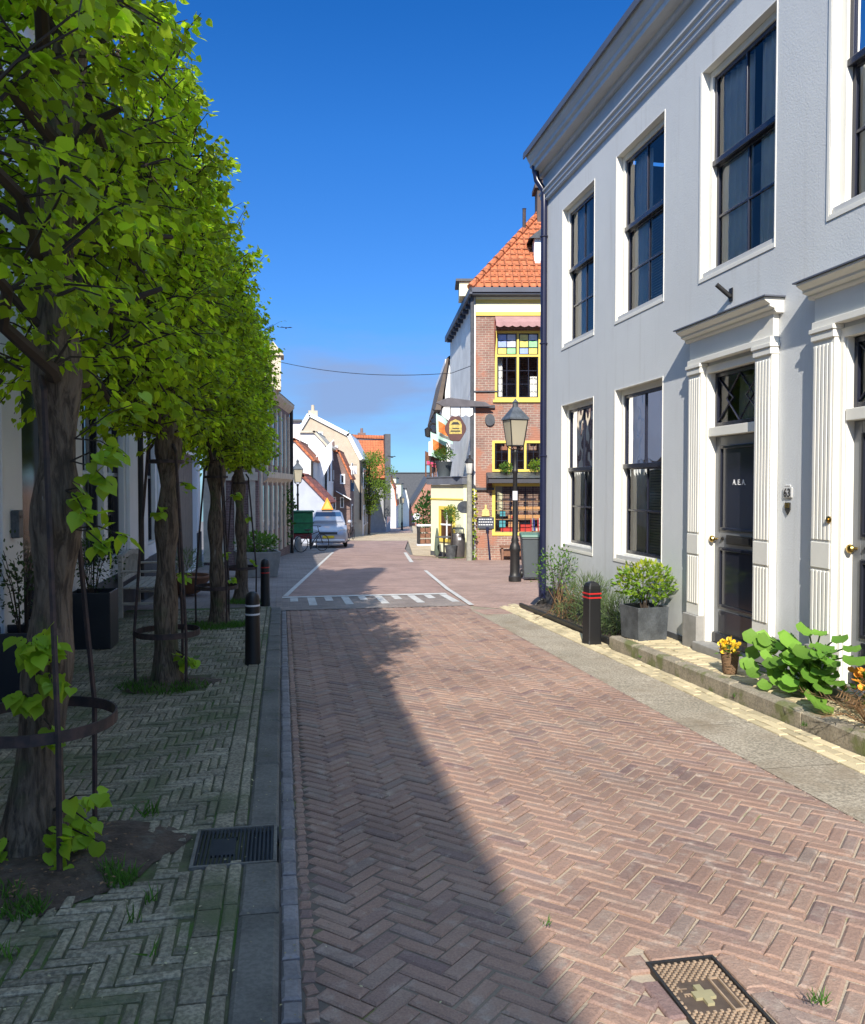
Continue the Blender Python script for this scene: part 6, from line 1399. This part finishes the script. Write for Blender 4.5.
mb=MB(); mb.tube([(0,.2,5.4),(-.35,.2,5.45),(-.5,.2,5.3)],.05,6); mb.lathe(-.5,.2,[(.04,5.3),(.17,5.2),(.14,4.9),(.04,4.85)],8); obj('lamp_arm',mb,M['iron'],RH)
gable_house('far_right_house','dark green-hedged house front behind the display rack on the right', 60, [(470,470),(428,500)], 8, .18, M['brickred'], M['slate'])
TGt=shrub('climbing_hedge','tall dark green creeper beside the red brick house on the right', *[v for v in G(427,538)], .8, 3.0, 900, M['ivy'], 91, size=(.15,.3), zc=.5)

# overhead cable
OC=thing('overhead_cable','thin black cable strung across the street against the sky','cable',(6.2,27,5.5))
a=PY(280,362,34); b=PY(452,373,28.5); n=16; pts=[]
for i in range(n+1):
    f=i/n; pts.append((a[0]+(b[0]-a[0])*f-6.2, 34+(28.5-34)*f-27, a[1]+(b[1]-a[1])*f-.25*4*f*(1-f)-5.5))
e_=onpub(-.1,-.1,6.3); pts.append((e_.x-6.2,e_.y-27,e_.z-5.5))
mb=MB(); mb.tube(pts,.012,5); obj('cable',mb,M['iron'],OC)

EXTRA = [   # window rectangles in the photo on walls that face us: (plane y, x0, y0, x1, y1)
 (51.95, 303,444,308,452), (51.95, 303,462,308,472), (62.95, 318,432,323,441), (62.95, 333,446,338,455), (62.95, 322,462,326,474), (56.95, 329,470,334,480), (56.95, 340,474,345,484), (45.95, 296,466,301,476), (45.95, 296,492,301,504)]
for Yw, a, b, c_, d in EXTRA:
    host = {51.95:'white_gutter_house', 62.95:'gambrel_house', 56.95:'dark_brick_house', 45.95:'white_cottage'}[Yw]; H_ = bpy.data.objects[host]
    p, q = PY(a, b, Yw), PY(c_, d, Yw); z0, z1 = sorted((p[1], q[1])); mb = MB(); frame(mb, p[0], q[0], z0, z1, .09, Yw-.05, Yw+.047); w_ = obj('window', mb, M['white'] if host != 'white_gutter_house' else M['iron'], H_, world=True)
    mb = MB(); mb.box(p[0]+.09, q[0]-.09, Yw-.02, Yw+.047, z0+.09, z1-.09); obj('pane', mb, M['farglass'], w_, world=True)
for host, px_, py_, Yc, m_, hh in (('gambrel_house', 313, 417, 65, 'beige', .5), ('orange_roof_house', 362, 438, 79, 'brickpurple', .5), ('dark_brick_house', 333, 452, 59, 'brickpurple', .3), ('far_white_house', 388, 476, 108, 'brickred', .5)):
    x_, z_ = PY(px_, py_, Yc); mb = MB(); mb.box(x_-.35, x_+.35, Yc, Yc+.6, z_-.8, z_+hh); mb.lathe(x_, Yc+.3, [(.14, z_+hh), (.12, z_+hh+.45)], 8); obj('chimney', mb, M[m_], bpy.data.objects[host], world=True)
for host, a, b, Yc in (('white_gutter_house', (326,446), (326,500), 51.9), ('gambrel_house', (360.5,462), (360.5,520), 62.9), ('white_cottage', (312,461), (312,520), 45.9)):
    p, q = PY(*a, Yc), PY(*b, Yc); mb = MB(); mb.tube([(p[0], Yc, p[1]), (q[0], Yc, q[1])], .07, 6); obj('rain_pipe', mb, M['iron'], bpy.data.objects[host], world=True)
# shopfront things along the far left row
for i, (px_, py_, Yc, col, lb) in enumerate(((349, 487, 58, (.05,.12,.22), 'dark blue projecting shop sign on the left row beyond the silver car'), (352, 470, 60, (.75,.75,.75), 'small white projecting sign higher up on the left row'), (374, 500, 78, (.10,.22,.10), 'dark green shop sign beside the street tree'))):
    x_, z_ = PY(px_, py_, Yc); T_ = thing('shop_sign', lb, 'sign', (x_, Yc, z_), 0, 'projecting shop signs on the left row')
    mb = MB(); mb.box(-.35, .35, -.04, .04, -.3, .3); obj('sign_panel', mb, mat('shop_sign_paint', col, .5), T_, bev=.01)
    mb = MB(); mb.tube([(-.6, 0, .36), (.35, 0, .36)], .02, 6); obj('sign_arm', mb, M['iron'], T_)
x_, z_ = PY(351, 496, 56); AWN = thing('shop_awning', 'white shop awning on the shaded house front beyond the silver car', 'awning', (x_, 56, z_))
mb = MB(); mb.add([(-1.0,0,.35),(-1.0,2.6,.35),(.0,2.6,-.2),(.0,0,-.2),(-1.0,0,.30),(0,0,-.28),(0,2.6,-.28)], [(0,1,2,3),(3,2,6,5),(0,3,5,4)]); obj('cloth', mb, M['white'], AWN)
mb = MB(); mb.tube([(-1.0,.02,-.3),(0,.02,-.2)], .02, 6); obj('awning_arm', mb, M['iron'], AWN)

# cars -----------------------------------------------------------------
def car(x, y, rz, paint, label, z):
    T_=thing('parked_car', label, 'car', (x,y,z), rz, 'cars parked along the street')
    # local: front towards -y
    def loft(secs, m, name, par, smooth=True, bev=0):
        mb=MB(); n=len(secs[0][1]); vs=[]; fs=[]
        for yy, ring_ in secs: vs += [(a,yy,b) for a,b in ring_]
        for i in range(len(secs)-1):
            for j in range(n): fs.append((i*n+j,i*n+(j+1)%n,(i+1)*n+(j+1)%n,(i+1)*n+j))
        fs += [tuple(range(n-1,-1,-1)), tuple(range((len(secs)-1)*n,len(secs)*n))]; mb.add(vs,fs); return obj(name,mb,m,par,smooth=smooth,bev=bev)
    def lower(w,zb,zt,c=.08): return [(-w+c,zb),(w-c,zb),(w,zb+c*1.6),(w+.01,(zb+zt)/2),(w-.03,zt-c),(w-.16,zt),(-w+.16,zt),(-w+.03,zt-c),(-w-.01,(zb+zt)/2),(-w,zb+c*1.6)]
    body=loft([(-2.05,lower(.72,.28,.60)),(-2.0,lower(.80,.22,.72)),(-1.7,lower(.86,.20,.86)),(-1.0,lower(.87,.19,.99)),(.0,lower(.87,.19,1.0)),(1.4,lower(.87,.19,1.0)),(1.95,lower(.85,.22,.98)),(2.05,lower(.80,.30,.90))],paint,'body',T_)
    def cab(w0,w1,z0,z1): return [(-w0,z0),(w0,z0),(w1+.02,z1-.12),(w1-.12,z1),(-w1+.12,z1),(-w1-.02,z1-.12)]
    loft([(-1.15,cab(.76,.75,.96,1.14)),(-.45,cab(.78,.64,.97,1.52)),(.2,cab(.78,.64,.97,1.58)),(1.3,cab(.78,.63,.97,1.55)),(1.85,cab(.76,.66,.97,1.15))],paint,'cabin',T_)
    mb=MB(); mb.add([(-.68,-1.14,1.06),(.68,-1.14,1.06),(.56,-.53,1.49),(-.56,-.53,1.49)],[(0,1,2,3)]); 
    mb.v=[(a,b-.035,c+.012) for a,b,c in mb.v]; obj('windscreen',mb,M['carglass'],T_)
    mb=MB()
    for s_ in (-1,1):
        mb.add([(s_*.80,-.75,1.03),(s_*.80,1.5,1.03),(s_*.675,1.2,1.44),(s_*.675,-.35,1.44)],[(0,1,2,3)])
    obj('side_window',mb,M['carglass'],T_)
    for s_ in (-1,1):
        for yy in (-1.3,1.3):
            mb=MB(); mb.ring((s_*.78,yy,.31),.23,.085,20,8,'x'); w_=obj('wheel',mb,M['rubber'],T_,smooth=True)
            mb=MB(); mb.tube([(s_*.70,yy,.31),(s_*.84,yy,.31)],.18,14); obj('rim',mb,M['zinc'],w_)
        mb=MB(); mb.prism([(s_*.42,.62),(s_*.72,.64),(s_*.76,.78),(s_*.50,.75)], lambda p,k:(p[0],k+(abs(p[0])-.42)*.45,p[1]), -2.05,-1.9); obj('headlight',mb,M['lampglass'],T_)
        mb=MB(); mb.blob((s_*.98,-.80,1.08),(.10,.06,.08)); obj('mirror',mb,paint,T_,smooth=True)
    mb=MB(); mb.box(-.40,.40,-2.075,-2.0,.56,.66); obj('grille',mb,M['farglass'],T_); mb=MB(); mb.box(-.26,.26,-2.095,-2.06,.40,.51); obj('number_plate',mb,mat('plate_yellow',(.85,.60,.03),.5),T_)
    mb=MB(); mb.box(-.72,.72,-2.10,-2.0,.27,.36); obj('bumper_strip',mb,M['white'],T_,bev=.02)
    return T_
M['carglass']=mat('car_glass',(.02,.06,.14),.04,var=.1); M['lampglass']=mat('headlamp',(.65,.65,.62),.12,var=.1)
M['silver']=mat('silver_paint',(.42,.44,.50),.28,metal=.35,var=.05); M['darkcar']=mat('dark_blue_paint',(.02,.03,.07),.2,var=.1); M['silver2']=mat('pale_grey_paint',(.40,.42,.42),.3,metal=.3,var=.05)
x_,y_=G(326,548.5); CARX=(x_+.22,y_+2.1)
CA=car(CARX[0],CARX[1],R(5),M['silver'],'silver-blue car with yellow number plate facing the camera on the left',gz(CARX[1])+.04)
CA.scale=(1.03,1,1.10); CA.rotation_euler=(R(-1.9),0,R(-3)); CA.location.z=gz(CARX[1])+.035
WS=thing('triangular_sign','orange-yellow triangular sign standing on the roof of the silver car','sign',(CARX[0]-.05,CARX[1]-.1,gz(CARX[1])+1.78))
mb=MB(); mb.prism([(-.30,.02),(.30,.02),(.0,.62)], lambda p,k:(p[0],k,p[1]), -.05,.05); obj('sign_plate',mb,mat('sign_orange',(.85,.33,.03),.6),WS,bev=.01)
mb=MB(); mb.prism([(-.19,.07),(.19,.07),(.0,.44)], lambda p,k:(p[0],k,p[1]), -.058,-.051); obj('sign_field',mb,mat('sign_yellow',(.85,.55,.12),.6),WS)
mb=MB(); mb.box(-.26,.26,-.09,.09,-.06,.02); obj('sign_base',mb,M['rubber'],WS)
for i,(px_,py_,pt,lb) in enumerate(((357+9,530,M['darkcar'],'distant dark blue car parked behind the street tree'),(383,528.5,M['silver2'],'distant pale grey car parked in front of the orange-roofed house'))):
    x_,y_=G(px_,py_); c=car(x_,y_+2,R(-8),pt,lb,gz(y_+2)+.03)
# green crate trailer, stones, bench, bicycles, pots on the left corner
x_,y_=G(301,551); CG=thing('cargo_trailer','green cargo crate on a dark wheeled frame beside the silver car','trailer',(x_,y_,gz(y_)+.03))
mb=MB(); mb.box(-.50,.50,-.35,.9,.75,1.62); obj('crate',mb,mat('green_panel',(.02,.22,.08),.6,var=.35,scale=5),CG,bev=.02)
mb=MB(); mb.box(-.55,.55,-.40,.95,1.63,1.68); mb.box(-.55,.55,-.38,-.352,1.16,1.20); obj('crate_rim',mb,mat('dark_green',(.02,.12,.06),.6),CG)
mb=MB(); mb.box(-.45,.45,-.3,.85,.5,.72); obj('undertray',mb,mat('dark_red',(.22,.03,.03),.7,var=.3),CG)
for s_ in (-1,1):
    mb=MB(); mb.ring((s_*.42,.25,.30),.26,.03,20,6,'x'); obj('wheel',mb,M['rubber'],CG)
x_,y_=G(312,553); bicycle(x_,y_,R(35),'black bicycle parked in front of the green cargo crate')
x_,y_=G(351,541); bicycle(x_,y_,R(70),'pale green bicycle parked on the pavement beyond the silver car')
for i,(px_,lb) in enumerate(((289,'rounded grey stone post next to the pale bench'),(298,'rounded grey stone post in front of the cargo crate'))):
    x_,y_=G(px_,552.5); SP=thing('stone_post',lb,'bollard',(x_,y_,gz(y_)+.03),0,'stone posts on the left corner')
    mb=MB(); mb.lathe(0,0,[(.17,0),(.165,.3),(.14,.5),(.09,.6),(.02,.63)],12); obj('stone',mb,M['stone'],SP,smooth=True)
x_,y_=G(281,550); SB=thing('pale_bench','pale grey-green bench in front of the creeper on the left corner','bench',(x_,y_,gz(y_)+.03),R(10))
mb=MB(); mb.box(-.55,.75,-.2,.2,.42,.47); obj('seat',mb,M['wood'],SB)
mb=MB(); mb.box(-.55,.75,.20,.24,.75,.86); mb.box(-.55,.75,.20,.24,.58,.66); obj('backrest',mb,M['wood'],SB)
for a in (-.5,.65):
    for b,h in ((-.16,.42),(.22,.86)): mb=MB(); mb.box(a,a+.06,b-.03,b+.03,0,h); obj('leg',mb,M['wood'],SB)
x_,y_=G(257,577); PTb=thing('stone_trough','grey square trough with leafy plants at the corner of the brick house','planter',(x_,y_,gz(y_)+.03),R(10))
mb=MB(); taper_box(mb,.42,.5,.60,.05); obj('trough',mb,M['stone'],PTb,bev=.01); mb=MB(); mb.box(-.42,.42,-.42,.42,.45,.50); obj('soil_surface',mb,M['soil'],PTb)
shrub('trough_plants','leafy green plants filling the grey square trough',x_,y_,.48,.55,600,M['shrubgreen'],81,size=(.07,.13),base=gz(y_)+.50,cat='plant')
for i,(px_,py_,r_,h_,lb) in enumerate(((276,556,.75,3.1,'tall dark green creeper covering the corner of the brick house'),(288,550,.5,2.6,'narrow dark green climber behind the stone posts'),(265,558,.6,1.2,'low mixed green bush beside the pale bench'))):
    x_,y_=G(px_,py_); shrub('creeper_bush',lb,x_-.1,y_+.9,r_,h_,int(900*h_/2),M['ivy'],83+i,size=(.10,.2),zc=.5,sk=.55,group='greenery at the left corner')
# white flag
a=PY(334,440,49); b=PY(312,461,49); WF=thing('white_flag','white flag hanging from a slanting pole in front of the white houses','flag',(b[0],49,b[1]))
mb=MB(); mb.tube([(0,0,0),(a[0]-b[0],0,a[1]-b[1])],.03,6); obj('pole',mb,M['white'],WF)
dx_,dz_=a[0]-b[0],a[1]-b[1]; mb=MB(); vs=[]; n=8
for i in range(n+1):
    for j in range(n+1):
        u=.28+.62*i/n; v=j/n; vs.append((dx_*u+v*.15*(1-u),-.05+.07*math.sin(u*14)*v,dz_*u-v*(1.5-1.0*abs(u-.42))))
mb.add(vs,[(i*(n+1)+j,(i+1)*(n+1)+j,(i+1)*(n+1)+j+1,i*(n+1)+j+1) for i in range(n) for j in range(n)]); obj('cloth',mb,M['white'],WF,smooth=True)
# far street tree
x_,y_=G(369,535); FT=thing('street_tree','young street tree with loose yellow-green crown far down the left side','tree',(x_,y_,gz(y_))); rg=random.Random(6)
mb=MB(); mb.tube([(0,0,0),(.05,0,2.2),(0,0,4.2),(.1,0,6.0)],[.12,.09,.07,.02],8); obj('trunk',mb,M['bark'],FT)
P_=[];T2_=[];N_=[];S_=[]; mb=MB()
for _ in range(70):
    z=rg.uniform(1.7,6.6); R_=(1.9*math.sin(min(1,max(.08,(z-2.0)/4.9))*math.pi*.93)+.3) if z>2.9 else .75
    a=rg.uniform(0,6.28); q=R_*math.sqrt(rg.random()); c=(q*math.cos(a),q*math.sin(a),z); mb.tube([(0,0,max(1.5,z-1)),(c[0]*.6,c[1]*.6,z-.2),c],[.03,.02,.01],4)
    p,t_,n_,s_=bush_pts(rg,70,c,(.5,.5,.38),size=(.12,.22),skin=.6); P_+=p;T2_+=t_;N_+=n_;S_+=s_
obj('branches',mb,M['twig'],FT); leaves('crown',P_,T2_,N_,S_,'oval',M['farleaf'],FT,world=False)
# distant tree crown over the roofs
x_,z_=PY(312,425,80); BT=thing('garden_tree','yellow-green tree crown showing above the left roofs','tree',(x_,80,gz(80))); rg=random.Random(61)
mb=MB(); mb.tube([(0,0,0),(0,0,7)],[.3,.15],8); obj('trunk',mb,M['bark'],BT)
P_=[];T2_=[];N_=[];S_=[]
for _ in range(40):
    c=(rg.uniform(-2.5,6.0),rg.uniform(-2,2),z_-gz(80)-1.4+rg.gauss(0,.6)-.12*abs(rg.gauss(0,1))); c=(c[0],c[1],c[2]-.25*max(0,c[0]))
    p,t_,n_,s_=bush_pts(rg,50,c,(1,1,.8),size=(.2,.35),skin=.6); P_+=p;T2_+=t_;N_+=n_;S_+=s_
leaves('crown',P_,T2_,N_,S_,'oval',M['farleaf'],BT,world=False)
# sandwich board with signs, far left pavement
x_,y_=G(358,536); SW=thing('sandwich_board','tall white advertising board on the far left pavement near the street tree','sign',(x_,y_,gz(y_)+.03))
mb=MB(); mb.prism([(-.42,0),(.42,0),(.46,1.3),(.25,1.75),(-.25,1.75),(-.46,1.3)], lambda p,k:(p[0],k,p[1]), -.05,.05); obj('panel',mb,M['white'],SW,bev=.01)
mb=MB(); mb.box(-.12,.12,-.058,-.051,.4,1.2); obj('picture',mb,M['woodbrown'],SW)
SG=thing('post_sign','small white name sign on a pole above the advertising board','sign',(x_+.1,y_+.6,gz(y_)+.03))
mb=MB(); mb.tube([(0,0,0),(0,0,3.4)],.04,8); obj('pole',mb,M['zinc'],SG); mb=MB(); mb.box(-.45,.45,-.03,.03,1.95,2.25); obj('sign_panel',mb,M['white'],SG)
x_,y_=G(417,529); RS=thing('round_sign','round white sign on a short post by the distant brick gable','sign',(x_,y_,gz(y_)+.03))
mb=MB(); mb.tube([(0,0,0),(0,0,1.2)],.05,8); obj('pole',mb,M['pipe'],RS); mb=MB(); mb.tube([(0,-.03,1.5),(0,.03,1.5)],.42,20); obj('disc',mb,M['white'],RS)
# birds
for i,(px_,py_,lb) in enumerate(((286,328,'small dark bird flying high left over the lime trees'),(392,457,'small dark bird flying above the far roofs'))):
    x_,z_=PY(px_,py_,45); BD=thing('bird',lb,'bird',(x_,45,z_),.6*i,'birds in flight')
    mb=MB(); mb.blob((0,0,0),(.05,.13,.045),8,6); mb.add([(0,.04,.01),(0,-.05,.01),(.22,.02,.07),(.36,.06,.03)],[(0,1,2,3)]); mb.add([(0,.04,.01),(0,-.05,.01),(-.22,.02,.07),(-.36,.06,.03)],[(0,1,2,3)]); mb.add([(0,.11,0),(.03,.2,0),(-.03,.2,0)],[(0,1,2)]); obj('bird_body',mb,M['iron'],BD)
